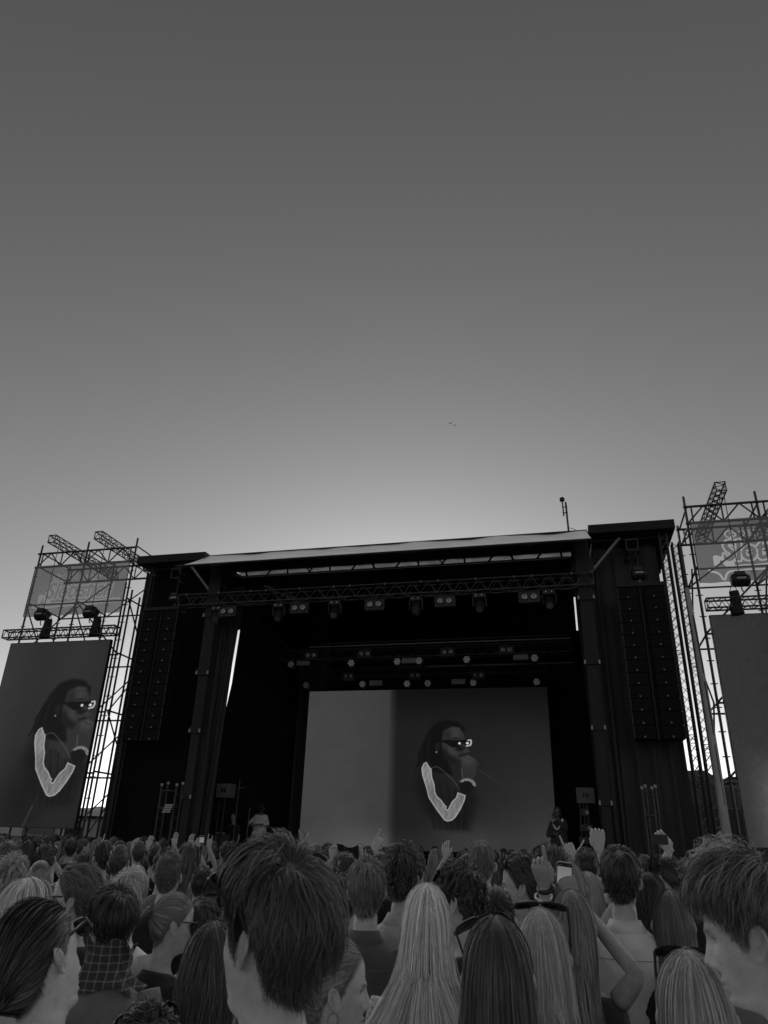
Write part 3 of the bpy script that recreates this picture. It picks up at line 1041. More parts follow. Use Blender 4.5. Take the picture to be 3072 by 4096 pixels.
# ------------------------------------------------------------------ scaffold towers
def scaffold(X, label):
    """two-bay tube scaffold; X = three column positions"""
    Y0, Y1 = 20.15, 21.8
    t = thing('scaffold_tower', label, 'scaffold', ((X[0] + X[2]) / 2, (Y0 + Y1) / 2, 0), 'scaffold towers beside the stage')
    r = 0.034
    zt, zb = 10.85, 10.33
    lv = [8.97, 7.13, 5.32, 3.51, 1.70]
    B = lambda a, b, rr=r: bar('scaffold_tube', a, b, rr, M_darksteel, t)
    for y in (Y0, Y1):
        for k, x in enumerate(X):
            B((x, y, 0), (x, y, 11.0 + 0.2 * (y == Y0)), 0.036)
            MB().box((x - 0.09, y - 0.09, 0), (x + 0.09, y + 0.09, 0.02)).build('base_plate', M_darksteel, t)
            for z in np.arange(1.0, 10.5, 0.6):
                MB().tube([(x - 0.09, y - 0.001, z), (x + 0.09, y - 0.001, z)], 0.016, 5).build('rosette', M_darksteel, t)
        for z in (zt, zb):
            B((X[0] - 0.06, y - 0.045, z), (X[2] + 0.06, y - 0.045, z), 0.04)
        for k in range(2):
            w0, w1 = X[k], X[k + 1]
            for q in range(4):
                xa = w0 + (w1 - w0) * q / 4
                xb = w0 + (w1 - w0) * (q + 1) / 4
                B((xa, y - 0.045, zb if q % 2 == 0 else zt), (xb, y - 0.045, zt if q % 2 == 0 else zb), 0.024)
            for q in (0.08, 0.5, 0.92):
                B((w0 + (w1 - w0) * q, y - 0.045, zb), (w0 + (w1 - w0) * q, y - 0.045, zt), 0.024)
            for z in lv:
                B((w0, y + 0.04, z), (w1, y + 0.04, z), 0.028)
            for z in lv[1:]:
                if (k + (y == Y1)) % 2 == 0 or z < 3:
                    B((w0, y + 0.08, z - 1.81 if z > 2 else 0.1), (w1, y + 0.08, z), 0.026)
    for x in X:
        for z in lv + [zt, zb]:
            B((x + 0.05, Y0, z + 0.04), (x + 0.05, Y1, z + 0.04), 0.028)
    for q, z in enumerate(lv):
        zz = z - 1.81 if z > 2 else 0.1
        B((X[2] + 0.085, Y0, zz if q % 2 else z), (X[2] + 0.085, Y1, z if q % 2 else zz), 0.024)
        B((X[0] - 0.085, Y0, zz if q % 2 else z), (X[0] - 0.085, Y1, z if q % 2 else zz), 0.024)
        B((X[1] - 0.085, Y0, zz if q % 2 else z), (X[1] - 0.085, Y1, z if q % 2 else zz), 0.024)
    # sway braces visible through the banner
    for k in range(2):
        B((X[k], Y1 + 0.1, 8.97), (X[k + 1], Y1 + 0.1, 10.33), 0.026)
        B((X[k + 1 - k], Y0 + 0.1, 8.97), (X[2 * k], Y0 + 0.1, 7.13), 0.026)
    return t


scaffold([-17.85, -15.95, -14.03], 'tall tube scaffold tower holding the screen on the left of the stage')
scaffold([3.74, 5.64, 7.55], 'tall tube scaffold tower holding the screen on the right of the stage')
for x, lb in ((-16.85, 'box truss jutting from the top of the left scaffold, the one nearer its outer end'), (-15.03, 'box truss jutting from the top of the left scaffold, the one nearer the stage'),
              (4.60, 'box truss jutting up from the top of the right scaffold, the one nearer the stage'), (6.4, 'box truss jutting from the top of the right scaffold, its outer one')):
    truss('box_truss', (x, 19.35, 10.93), (x, 23.2, 10.93), (0.26, 0.26), lb, 'box trusses on the scaffold tops', bays=11, r=0.024, rb=0.013, m=M_darksteel)
for x0, sd_ in ((-18.05, 'left'), (3.78, 'right')):
    truss('screen_truss', (x0, 19.7, 7.66), (x0 + 4.2, 19.7, 7.66), (0.28, 0.26), 'horizontal truss carrying the %s hanging screen' % sd_, 'trusses above the side screens', bays=15, r=0.026, rb=0.014, m=M_darksteel)
for x, lb in ((-16.8, 'outer'), (-14.95, 'inner')):
    hoist((x, 19.7, 8.42), 10.95, '%s chain hoist above the left screen' % lb, 'hoists above the side screens', 1.15)
    chain_bag((x + 0.33, 19.66, 8.25), 0.62, '%s black chain bag hanging at the left screen truss' % lb, 'chain bags at the screen trusses')
for x, lb in ((4.72, 'inner'), (6.5, 'outer')):
    hoist((x, 19.7, 8.42), 10.95, '%s chain hoist above the right screen' % lb, 'hoists above the side screens', 1.15)
    chain_bag((x - 0.22, 19.66, 8.1), 0.62, '%s black chain bag hanging at the right screen truss' % lb, 'chain bags at the screen trusses')

# ------------------------------------------------------------------ banners with printed lettering
M_banner = bpy.data.materials.new('printed_mesh_banner')
M_banner.use_nodes = True
_t = M_banner.node_tree
_b = _t.nodes['Principled BSDF']
_o = _t.nodes['Material Output']
_a = _t.nodes.new('ShaderNodeAttribute')
_a.attribute_name = 'tone'
_m1 = _t.nodes.new('ShaderNodeMath')
_m1.operation = 'MULTIPLY'
_m1.inputs[1].default_value = 0.75
_m2 = _t.nodes.new('ShaderNodeMath')
_m2.operation = 'MULTIPLY'
_m2.inputs[1].default_value = 0.80
_tr = _t.nodes.new('ShaderNodeBsdfTransparent')
_mx = _t.nodes.new('ShaderNodeMixShader')
_t.links.new(_a.outputs['Fac'], _m1.inputs[0])
_t.links.new(_a.outputs['Fac'], _m2.inputs[0])
_t.links.new(_m1.outputs[0], _b.inputs['Base Color'])
_b.inputs['Roughness'].default_value = 0.85
_t.links.new(_m2.outputs[0], _mx.inputs[0])
_t.links.new(_b.outputs[0], _mx.inputs[1])
_t.links.new(_tr.outputs[0], _mx.inputs[2])
_t.links.new(_mx.outputs[0], _o.inputs['Surface'])


def text_mask(body, X, Z, x0, z0, width, height, shear=0.0, offset=0.0):
    """1 where the words stand; rasterised from the built-in font outline"""
    c = bpy.data.curves.new('lettering', 'FONT')
    c.body = body
    c.shear = shear
    c.offset = offset
    c.resolution_u = 3
    o = bpy.data.objects.new('lettering', c)
    COL.objects.link(o)
    bpy.context.view_layer.update()
    me = bpy.data.meshes.new_from_object(o.evaluated_get(bpy.context.evaluated_depsgraph_get()))
    bpy.data.objects.remove(o)
    bpy.data.curves.remove(c)
    me.calc_loop_triangles()
    V = np.array([v.co[:2] for v in me.vertices])
    V = (V - V.min(0)) / (V.max(0) - V.min(0)) * [width, height] + [x0, z0]
    M = np.zeros(X.shape, bool)
    xs, zs = X[0], Z[:, 0]
    for t in me.loop_triangles:
        a, b, c_ = V[list(t.vertices)]
        i0, i1 = np.searchsorted(xs, min(a[0], b[0], c_[0])), np.searchsorted(xs, max(a[0], b[0], c_[0]))
        j0, j1 = np.searchsorted(zs, min(a[1], b[1], c_[1])), np.searchsorted(zs, max(a[1], b[1], c_[1]))
        if i1 <= i0 or j1 <= j0:
            continue
        x, z = X[j0:j1, i0:i1], Z[j0:j1, i0:i1]
        e = lambda p, q: (q[0] - p[0]) * (z - p[1]) - (q[1] - p[1]) * (x - p[0])
        w0, w1, w2 = e(a, b), e(b, c_), e(c_, a)
        M[j0:j1, i0:i1] |= ((w0 >= 0) & (w1 >= 0) & (w2 >= 0)) | ((w0 <= 0) & (w1 <= 0) & (w2 <= 0))
    bpy.data.meshes.remove(me)
    return M


def grow(M, n):
    M = M.copy()
    for k in range(n):
        G = M.copy()
        G[1:] |= M[:-1]
        G[:-1] |= M[1:]
        G[:, 1:] |= M[:, :-1]
        G[:, :-1] |= M[:, 1:]
        if k % 2:
            G[1:, 1:] |= M[:-1, :-1]
            G[:-1, :-1] |= M[1:, 1:]
            G[1:, :-1] |= M[:-1, 1:]
            G[:-1, 1:] |= M[1:, :-1]
        M = G
    return M


def banner(x0, x1, z0, z1, label, fab, pale):
    y = 20.0
    t = thing('banner', label, 'banner', ((x0 + x1) / 2, y, z0), 'banners on the scaffold towers')
    nx, nz = 380, 190
    X, Z = np.meshgrid(np.linspace(x0, x1, nx), np.linspace(z0, z1, nz))
    W = x1 - x0
    tone = np.full(X.shape, fab) + .015 * np.sin(X * 5) * np.cos(Z * 4)
    u, v = (X - x0) / W, Z - z0
    # small line of words with a rounded badge holding a figure
    line = text_mask('OBOS Presenterer', X, Z, x0 + W * .315, z0 + 1.29, W * .50, .19)
    ring = np.abs(np.hypot((u - .262) * W / 1.3, (v - 1.385)) - .105) < .018
    fig = np.minimum.reduce([line_sdf(u * W, v, q) for q in ([(.272 * W, 1.42), (.272 * W, 1.36)], [(.257 * W, 1.41), (.287 * W, 1.41)], [(.272 * W, 1.36), (.259 * W, 1.30)], [(.272 * W, 1.36), (.285 * W, 1.30)])]) < .012
    fig |= np.hypot(u * W - .272 * W, v - 1.445) < .02
    tone[line | ring | fig] = pale * .95
    # big script name in outline, sword line and sparkle below
    big = text_mask('Slottsfjell', X, Z, x0 + W * .19, z0 + .42, W * .68, .78, shear=.18, offset=.012)
    sp = np.abs((u - .165) * W) ** .55 + np.abs(v - .36) ** .55 < .31 ** .55
    sword = (np.abs(v - (.37 + .10 * (u - .2))) < .035 * (1 - .5 * u)) & (u > .17) & (u < .95)
    tail = (u > .13) & (u < .24) & (np.abs(v - (.62 - 1.4 * (u - .13))) < .10) & (v > .4)
    shape = big | sp | sword
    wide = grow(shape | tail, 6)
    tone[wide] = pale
    tone[grow(shape, 1)] = fab * .55
    tone[shape] = fab * 1.12
    V = np.stack([X.ravel() - (x0 + x1) / 2, .012 * np.sin(u.ravel() * 17 + 3 * v.ravel()) * np.sin(math.pi * v.ravel() / (z1 - z0)), Z.ravel() - z0 - .02 * np.sin(u.ravel() * math.pi * 6) ** 2 * (1 - v.ravel() / (z1 - z0))], 1)
    idx = np.arange((nx - 1) * (nz - 1))
    i, j = idx // (nx - 1), idx % (nx - 1)
    F = np.stack([i * nx + j, i * nx + j + 1, (i + 1) * nx + j + 1, (i + 1) * nx + j], 1)
    link('fabric', mesh_np('fabric', V, F, True, tone.ravel()), M_banner, t)
    for x in (x0, x1):
        bar('hem', (x, y, z0), (x, y, z1), 0.014, M_darksteel, t)
    return t


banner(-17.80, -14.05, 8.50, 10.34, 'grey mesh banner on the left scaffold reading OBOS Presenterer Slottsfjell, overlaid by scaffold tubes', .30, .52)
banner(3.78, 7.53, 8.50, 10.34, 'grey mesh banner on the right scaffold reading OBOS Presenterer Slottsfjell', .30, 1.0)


# ------------------------------------------------------------------ behind the left scaffold: cabins, tents, vehicles
def cabin(x0, x1, y, z1, label, tone):
    t = thing('site_cabin', label, 'cabin', ((x0 + x1) / 2, y, 0))
    MB().box((x0, y, 0.02), (x1, y + 2.5, z1)).build('wall', mat('pale_cabin_panel_%d' % int(tone * 100), tone, 0.5, var=0.15, scale=2), t)
    n = max(3, int((x1 - x0) / 0.9))
    for k in range(n):
        xa = x0 + (x1 - x0) * (k + 0.08) / n
        xb = x0 + (x1 - x0) * (k + 0.92) / n
        MB().box((xa, y - 0.03, 0.1), (xb, y - 0.005, z1 - 0.12)).build('panel', mat('cabin_panel_face', tone * 0.9, 0.5, var=0.2, scale=3), t)
    MB().box((x0 + 0.5, y - 0.06, 1.35), (x0 + 1.9, y - 0.034, z1 - 0.35)).build('window', mat('dark_window_glass', 0.03, 0.15), t)
    MB().box((x0 + 2.4, y - 0.06, 0.1), (x0 + 3.2, y - 0.034, z1 - 0.3)).build('door', M_post, t)
    MB().box((x0 - 0.08, y - 0.12, z1 + 0.002), (x1 + 0.08, y + 2.6, z1 + 0.1)).build('roof', M_post, t)
    return t


cabin(-27.5, -22.0, 27, 2.7, 'long pale panelled cabin behind the left scaffold foot', 0.5)
cabin(-33.0, -28.2, 29, 2.5, 'darker cabin behind the left scaffold at the frame edge', 0.22)
cabin(-21.6, -17.6, 26.5, 2.4, 'pale cabin between the left scaffold and the stage wing', 0.38)


def car(x, y, label):
    t = thing('parked_car', label, 'car', (x, y, 0))
    prof = [(-2.1, 0.45), (-2.05, 0.85), (-1.2, 0.98), (-0.6, 1.45), (0.9, 1.5), (1.7, 1.0), (2.1, 0.9), (2.15, 0.45)]
    MB().prism([(x + a, y - 0.85, b) for a, b in prof], (0, 1.7, 0)).build('body', mat('silver_car_paint', 0.45, 0.3, 0.3), t)
    MB().prism([(x - 0.95, y - 0.87, 1.0), (x - 0.5, y - 0.87, 1.38), (x + 0.8, y - 0.87, 1.42), (x + 1.35, y - 0.87, 1.02)], (0, 0.015, 0)).build('window', mat('dark_window_glass', 0.03, 0.15), t)
    for q in (-1.3, 1.35):
        for s in (-1, 1):
            wl = MB().tube([(x + q, y + s * 0.72, 0.33), (x + q, y + s * 0.9, 0.33)], 0.33, 16).build('wheel', M_blackmetal, t)
    return t


car(-22.5, 24.0, 'silver car parked before the pale cabin behind the left scaffold')
# ================================================================== people
# body loft: z relative to eye level -> front, back, half width
_BZ = np.array([
    # z,      yf,     yb,     w
    (.120, .004, -.012, .004), (.117, .030, -.040, .024), (.111, .048, -.056, .038), (.100, .064, -.073, .052), (.085, .076, -.086, .062), (.065, .084, -.094, .069),
    (.045, .087, -.099, .073), (.025, .0885, -.1005, .0755), (.010, .089, -.100, .0755), (-.005, .087, -.098, .0745), (-.020, .087, -.095, .0725),
    (-.035, .0875, -.090, .0700), (-.050, .088, -.083, .0665), (-.065, .088, -.076, .0625), (-.078, .087, -.071, .0580), (-.090, .086, -.068, .0545),
    (-.100, .0845, -.066, .0520), (-.109, .080, -.065, .0510), (-.116, .068, -.065, .0515), (-.122, .050, -.065, .0525), (-.130, .038, -.065, .0535),
    (-.145, .030, -.067, .0545), (-.165, .028, -.072, .0555), (-.185, .029, -.080, .0600), (-.203, .034, -.090, .0730), (-.220, .043, -.100, .098),
    (-.238, .055, -.108, .132), (-.258, .068, -.114, .164), (-.285, .080, -.119, .186), (-.32, .090, -.122, .196), (-.38, .102, -.123, .192), (-.48, .106, -.116, .174),
    (-.60, .098, -.100, .156), (-.70, .104, -.102, .156), (-.80, .108, -.114, .170), (-.88, .100, -.120, .174), (-.93, .080, -.100, .150)])
_BZ = _BZ[::-1]


def loft(zs, phi, off=0.0, fem=0.0):
    """points of the body surface at heights zs (rel. eye) and angles phi (0 = front, + = right)"""
    z = np.asarray(zs)
    yf = np.interp(z, _BZ[:, 0], _BZ[:, 1])
    yb = np.interp(z, _BZ[:, 0], _BZ[:, 2])
    w_ = np.interp(z, _BZ[:, 0], _BZ[:, 3])
    if fem:
        neck = np.clip((-z - .1) / .1, 0, 1)
        w_ = w_ * (1 - fem * 0.10 * neck)
        yb = yb * (1 - fem * 0.05 * neck)
    c, hd = (yf + yb) / 2, (yf - yb) / 2
    s, co = np.sin(phi), np.cos(phi)
    n = np.where(z > -.13, 2.25, 2.4)
    e = 2 / n
    x = (w_ + off) * np.sign(s) * np.abs(s) ** e
    y = c + (hd + off) * np.sign(co) * np.abs(co) ** e
    # head: jaw narrows to the front
    jaw = np.clip((-z - .02) / .08, 0, 1) * (z > -.125)
    x = x * (1 - 0.22 * jaw * np.clip(co, 0, 1))
    # forehead/temple taper
    x = x * (1 - 0.06 * (z > -.1) * np.clip(co, 0, 1))
    return x, y


def face_features(x, y, z):
    """push the front of the head out / in for nose, brow, eyes, lips, chin; returns y and a tone map"""
    f = y > 0.02
    g = lambda a, b: np.exp(-(a * a + b * b))
    dy = 0 * x
    # nose
    bridge = np.interp(z, [-.058, -.050, -.043, -.036, -.02, 0, .012, .02], [0, .006, .019, .027, .019, .010, .003, 0])
    nw = np.interp(z, [-.06, -.045, -.035, 0, .02], [.015, .015, .012, .009, .010])
    dy += bridge * np.exp(-(x / nw) ** 2)
    dy += 0.007 * (g((x - .013) / .007, (z + .045) / .007) + g((x + .013) / .007, (z + .045) / .007))
    # brow, sockets, lids
    dy += 0.006 * np.exp(-((z - .017) / .008) ** 2) * np.exp(-(x / .05) ** 2)
    for s in (-1, 1):
        dy -= 0.013 * g((x - s * .031) / .016, (z + .002) / .011)
        dy += 0.006 * g((x - s * .031) / .011, (z + .002) / .007)
        dy += 0.004 * g((x - s * .045) / .02, (z + .032) / .016)       # cheekbone
    # lips and chin
    lw = np.exp(-(x / .022) ** 4)
    dy += lw * (0.007 * np.exp(-((z + .069) / .0045) ** 2) - 0.005 * np.exp(-((z + .0745) / .0022) ** 2) + 0.008 * np.exp(-((z + .080) / .005) ** 2) - 0.004 * np.exp(-((z + .091) / .005) ** 2))
    dy += 0.007 * g(x / .02, (z + .106) / .011)
    tone = 1 - 0.35 * lw * np.exp(-((z + .0745) / .007) ** 4) - 0.45 * lw * np.exp(-((z + .0745) / .0018) ** 2)
    for s in (-1, 1):
        tone -= 0.55 * np.exp(-((x - s * .032) / .017) ** 4 - ((z - .0175 + 3 * (x - s * .034) ** 2) / .0042) ** 2)     # eyebrow
        tone -= 0.6 * np.exp(-((x - s * .031) / .013) ** 4 - ((z - .0025) / .0022) ** 2)                 # lash line
        tone -= 0.5 * np.exp(-((x - s * .031) / .005) ** 4 - ((z + .002) / .005) ** 4)                   # iris
        tone -= 0.4 * g((x - s * .007) / .0035, (z + .0545) / .003)                                       # nostril
    return y + dy * f, np.clip(np.where(f, tone, 1), .12, 1.1)


HEADZ = np.unique(np.concatenate([np.linspace(-.93, -.32, 9), np.linspace(-.32, -.14, 14), np.linspace(-.14, -.10, 9), np.linspace(-.10, .03, 44), np.linspace(.03, .10, 14), np.linspace(.10, .12, 8)]))
HEADZ_LO = np.unique(np.concatenate([np.linspace(-.93, -.32, 5), np.linspace(-.32, -.14, 9), np.linspace(-.14, -.10, 4), np.linspace(-.10, .03, 14), np.linspace(.03, .10, 6), np.linspace(.10, .12, 4)]))


def hairline(phi):
    """height (rel. eye) of the hair edge at angle |phi| from the front"""
    a = np.abs(phi)
    return np.interp(a, [0, .5, .85, 1.1, 1.3, 1.48, 1.62, 1.85, 2.2, 2.7, 3.15], [.076, .078, .066, .040, .018, -.022, .022, -.02, -.075, -.100, -.105])


def head_turn(V, R, he, z0=-.21, z1=-.115):
    """rotate head vertices about the neck, easing into the neck"""
    piv = np.array([0, -.025, he - .14])
    wgt = sstep(z0, z1, V[:, 2] - he)
    out = V.copy()
    full = (V - piv) @ np.asarray(R).T + piv
    return V * (1 - wgt[:, None]) + full * wgt[:, None]


def ear_np(side, n=14, m=7):
    """ear as a curled shell: rim raised, bowl sunk; head coordinates"""
    V, F = [], []
    for i in range(n):
        a = 2 * math.pi * i / n
        for j in range(m):
            t = j / (m - 1)
            rz = .032 * (1.0 + 0.08 * math.sin(a)) * t
            ry = .019 * (1.0 + 0.22 * max(0, math.sin(a))) * t
            yy = math.cos(a) * ry
            zz = math.sin(a) * rz
            if math.sin(a) < -.3:
                yy += 0.006 * t
            h = 0.010 * sstep(.35, .8, t) - 0.006 * sstep(.9, 1.0, t) + 0.004 * math.exp(-((t - .3) / .1) ** 2)
            back = max(0, -math.cos(a))
            x = .0745 + h * (0.5 + 0.8 * back) + 0.010 * back * t
            V.append((side * x, -.013 + yy - 0.004 * math.sin(a), -.018 + zz))
    for i in range(n):
        for j in range(m - 1):
            a, b = i * m + j, ((i + 1) % n) * m + j
            F.append((a, b, b + 1, a + 1) if side > 0 else (a, a + 1, b + 1, b))
    # back of the shell
    k = len(V)
    for i in range(n):
        x, y, z = V[i * m + m - 1]
        V.append((x, y, z))
        V.append((side * .066, -.010 + (y + .013) * .55, -.018 + (z + .018) * .75))
    for i in range(n):
        a, b = k + 2 * i, k + 2 * ((i + 1) % n)
        F.append((a, b, b + 1, a + 1) if side < 0 else (a, a + 1, b + 1, b))
    return V, F


def hand_np(wrist, d, palm_n, side, pose='open', s=1.0, n=7):
    """palm, five jointed fingers; wrist point, direction d along the palm, palm normal, side=+1 right hand"""
    wrist = np.asarray(wrist, float)
    d = np.asarray(d, float) / np.linalg.norm(d)
    pn = np.asarray(palm_n, float)
    pn = pn - d * (pn @ d)
    pn /= np.linalg.norm(pn)
    lat = np.cross(d, pn) * side               # towards the thumb
    V, F = [], []

    def addt(pts, r, k=n):
        v, f = tube_np(pts, r, k)
        o = len(V)
        V.extend(v)
        F.extend([tuple(i + o for i in q) for q in f])
    P = lambda a, b, c: wrist + (d * a + lat * b + pn * c) * s
    # palm: loft of flattened rings, axes follow tube_np's frame, so build by hand
    rings = [(-.02, .026, .020, 0), (.0, .028, .019, 0), (.03, .036, .018, .001), (.06, .043, .016, .002), (.085, .044, .014, .002), (.098, .040, .010, .001)]
    k = 12
    o = len(V)
    for a, hw, hh, sh in rings:
        for i in range(k):
            th = 2 * math.pi * i / k
            V.append(P(a, hw * math.cos(th) * (abs(math.cos(th)) ** -0.15 if abs(math.cos(th)) > .1 else 1) + sh, hh * math.sin(th)))
    for i in range(len(rings) - 1):
        for j in range(k):
            F.append((o + i * k + j, o + i * k + (j + 1) % k, o + (i + 1) * k + (j + 1) % k, o + (i + 1) * k + j))
    F.append(tuple(range(o, o + k))[::-1])
    F.append(tuple(range(o + (len(rings) - 1) * k, o + len(rings) * k)))
    fing = [(.031, .043, .026, .021, .0088), (.0105, .047, .029, .022, .0090), (-.0105, .044, .027, .021, .0085), (-.030, .034, .020, .018, .0074)]
    curl = {'open': [(.15, .2, .15)] * 4, 'fist': [(1.45, 1.6, 1.0)] * 4, 'point': [(.05, .08, .05)] + [(1.4, 1.65, 1.0)] * 3,
            'point2': [(1.4, 1.6, 1.0), (.05, .08, .05), (1.4, 1.6, 1.0), (1.4, 1.6, 1.0)],
            'grip': [(.7, .8, .5)] * 4, 'relaxed': [(.4, .45, .3), (.5, .5, .35), (.55, .55, .4), (.6, .6, .4)], 'horns': [(.05, .08, .05), (1.4, 1.6, 1.0), (1.4, 1.6, 1.0), (.1, .1, .1)]}[pose]
    for (b, l1, l2, l3, r), (c1, c2, c3) in zip(fing, curl):
        an = 0.0
        p = np.array([.088, b, 0.0])
        pts, rr = [p - np.array([.02, 0, 0])], [r * 1.05]
        pts.append(p.copy())
        rr.append(r * 1.08)
        spread = b * 0.9 if pose == 'open' else b * 0.25
        for l, c in ((l1, c1), (l2, c2), (l3, c3)):
            for q in (0.5, 0.5):
                an += c * 0.5
                p = p + np.array([math.cos(an), spread * math.cos(an), math.sin(an)]) * l * q
                pts.append(p.copy())
                rr.append(r * (1.0 if q == .5 else .95))
            r *= 0.93
        p = p + np.array([math.cos(an), 0, math.sin(an)]) * .005
        pts.append(p.copy())
        rr.append(r * .55)
        addt([P(*q) for q in pts], [q * s for q in rr], n)
    # thumb leaves the side near the wrist
    folded = pose in ('fist', 'point', 'point2', 'grip', 'horns')
    tp = [(.008, .016, .004), (.030, .036, .010), (.056, .050 if not folded else .040, .016 if not folded else .024), (.082, .062 if not folded else .026, .018 if not folded else .036), (.100, .068 if not folded else .008, .018 if not folded else .040)]
    addt([P(*q) for q in tp], [q * s for q in (.015, .0145, .0118, .0108, .006)], n)
    return V, F


def limb(pts, rad, n=10):
    """smoothly bent tapering limb through the joints"""
    P, R = [], []
    for i in range(len(pts) - 1):
        k = 5
        for q in range(k):
            t = q / k
            P.append(np.asarray(pts[i]) * (1 - t) + np.asarray(pts[i + 1]) * t)
            R.append(rad[i] * (1 - t) + rad[i + 1] * t + 0.004 * math.sin(math.pi * t))
    P.append(np.asarray(pts[-1], float))
    R.append(rad[-1])
    return tube_np(P, R, n)


MS, MH = {}, {}


def skin(tone):
    k = 'skin_%02d' % int(tone * 100)
    return mat(k, tone, 0.46, var=0.20, scale=38, bump=0.22, bscale=240, attr='tone', spec=0.45)


def hairmat(tone):
    k = 'hair_%02d' % int(tone * 100)
    return mat(k, tone, 0.42, var=0.1, scale=20, attr='tone', spec=0.7)


def cloth(name, tone, **kw):
    d = dict(rough=0.85, spec=0.2, var=0.22, scale=9, bump=0.5, bscale=16, sheen=0.15)
    d.update(kw)
    return mat(name, tone, **d)


class Arm:
    """elbow, wrist in person-local coordinates; pose of the hand; how far the sleeve reaches (0..2 = shoulder..wrist)"""

    def __init__(s, side, elbow, wrist, pose='relaxed', pn=(0, -1, 0), sleeve=0.75, d=None):
        s.side, s.elbow, s.wrist, s.pose, s.pn, s.sleeve, s.d = side, np.array(elbow, float), np.array(wrist, float), pose, pn, sleeve, d


def hang_arm(side, he, fem, sleeve=.75):
    sh = (.185 - .02 * fem) * side
    return Arm(side, (sh + side * .06, -.04, he - .60), (sh + side * .05, .06, he - .84), 'relaxed', (-side, 0, 0), sleeve)


def shoulder_pt(side, he, fem, raised):
    return np.array([side * (.172 - .018 * fem), -.022, he - .275 + .03 * raised])


def body_meshes(he, R, arms, fem=0.0, low=False, legs=True, lean=0.0, scalp=0.35, bulk=1.0, stubble=True, n=None):
    """returns (body V,F,tone), and helper closure for clothes"""
    zs = HEADZ_LO if low else HEADZ
    nph = n or (28 if low else 72)
    ph = np.linspace(-math.pi, math.pi, nph, endpoint=False)
    # more columns towards the face
    if not low:
        ph = ph + 0.0
        ph = ph - 0.35 * np.sin(ph)
    Z, PH = np.meshgrid(zs, ph, indexing='ij')
    x, y = loft(Z, PH, 0, fem)
    tone = np.ones_like(x)
    y, tone = face_features(x, y, Z)
    hl = hairline(PH)
    if scalp is not None:
        k = sstep(-.008, .008, Z - hl) * (Z > -.12)
        tone = tone * (1 - k) + scalp * k
    tone = np.where(Z < -.13, 1.0, tone)
    V = np.stack([x.ravel() * np.where(Z.ravel() < -.2, bulk, 1), y.ravel(), Z.ravel() + he], 1)
    V = head_turn(V, R, he)
    r, c = len(zs), nph
    i, j = np.meshgrid(np.arange(r - 1), np.arange(c), indexing='ij')
    F = np.stack([i * c + j, i * c + (j + 1) % c, (i + 1) * c + (j + 1) % c, (i + 1) * c + j], -1).reshape(-1, 4)
    F = [tuple(q) for q in F.tolist()] + [tuple(range(c))[::-1], tuple(range((r - 1) * c, r * c))]
    V = V.tolist()
    T = tone.ravel().tolist()

    def add(v, f, t=1.0):
        o = len(V)
        V.extend([list(map(float, p)) for p in v])
        F.extend([tuple(q + o for q in ff) for ff in f])
        T.extend([t] * len(v))
    # ears
    for s in (-1, 1):
        v, f = ear_np(s, 10 if low else 18, 5 if low else 8)
        v = np.array(v) + np.array([0, 0, he])
        v = head_turn(v, R, he)
        add(v, f, 0.95)
    # arms and hands
    for a in arms:
        raised = 1.0 if a.wrist[2] > he - .25 else 0.0
        sh = shoulder_pt(a.side, he, fem, raised)
        k = 1 - .14 * fem
        v, f = limb([sh, a.elbow, a.wrist], [.048 * k, .036 * k, .024 * k], 8 if low else 14)
        add(v, f)
        d = a.d if a.d is not None else (a.wrist - a.elbow)
        v, f = hand_np(a.wrist, d, a.pn, a.side, a.pose, 1.0 - .08 * fem, 5 if low else 9)
        add(v, f)
    if legs:
        hz = he - .90
        for s in (-1, 1):
            v, f = limb([(s * .085, -.01, hz + .04), (s * .095, .01, hz * .52), (s * .10, -.02, .07)], [.082, .055, .04], 8)
            add(v, f)
            v, f = tube_np([(s * .10, -.06, .035), (s * .10, .04, .04), (s * .11, .15, .03), (s * .112, .19, .028)], [(.035, .035), (.042, .04), (.042, .028), (.03, .02)], 8)
            add(v, f)
    return V, F, T


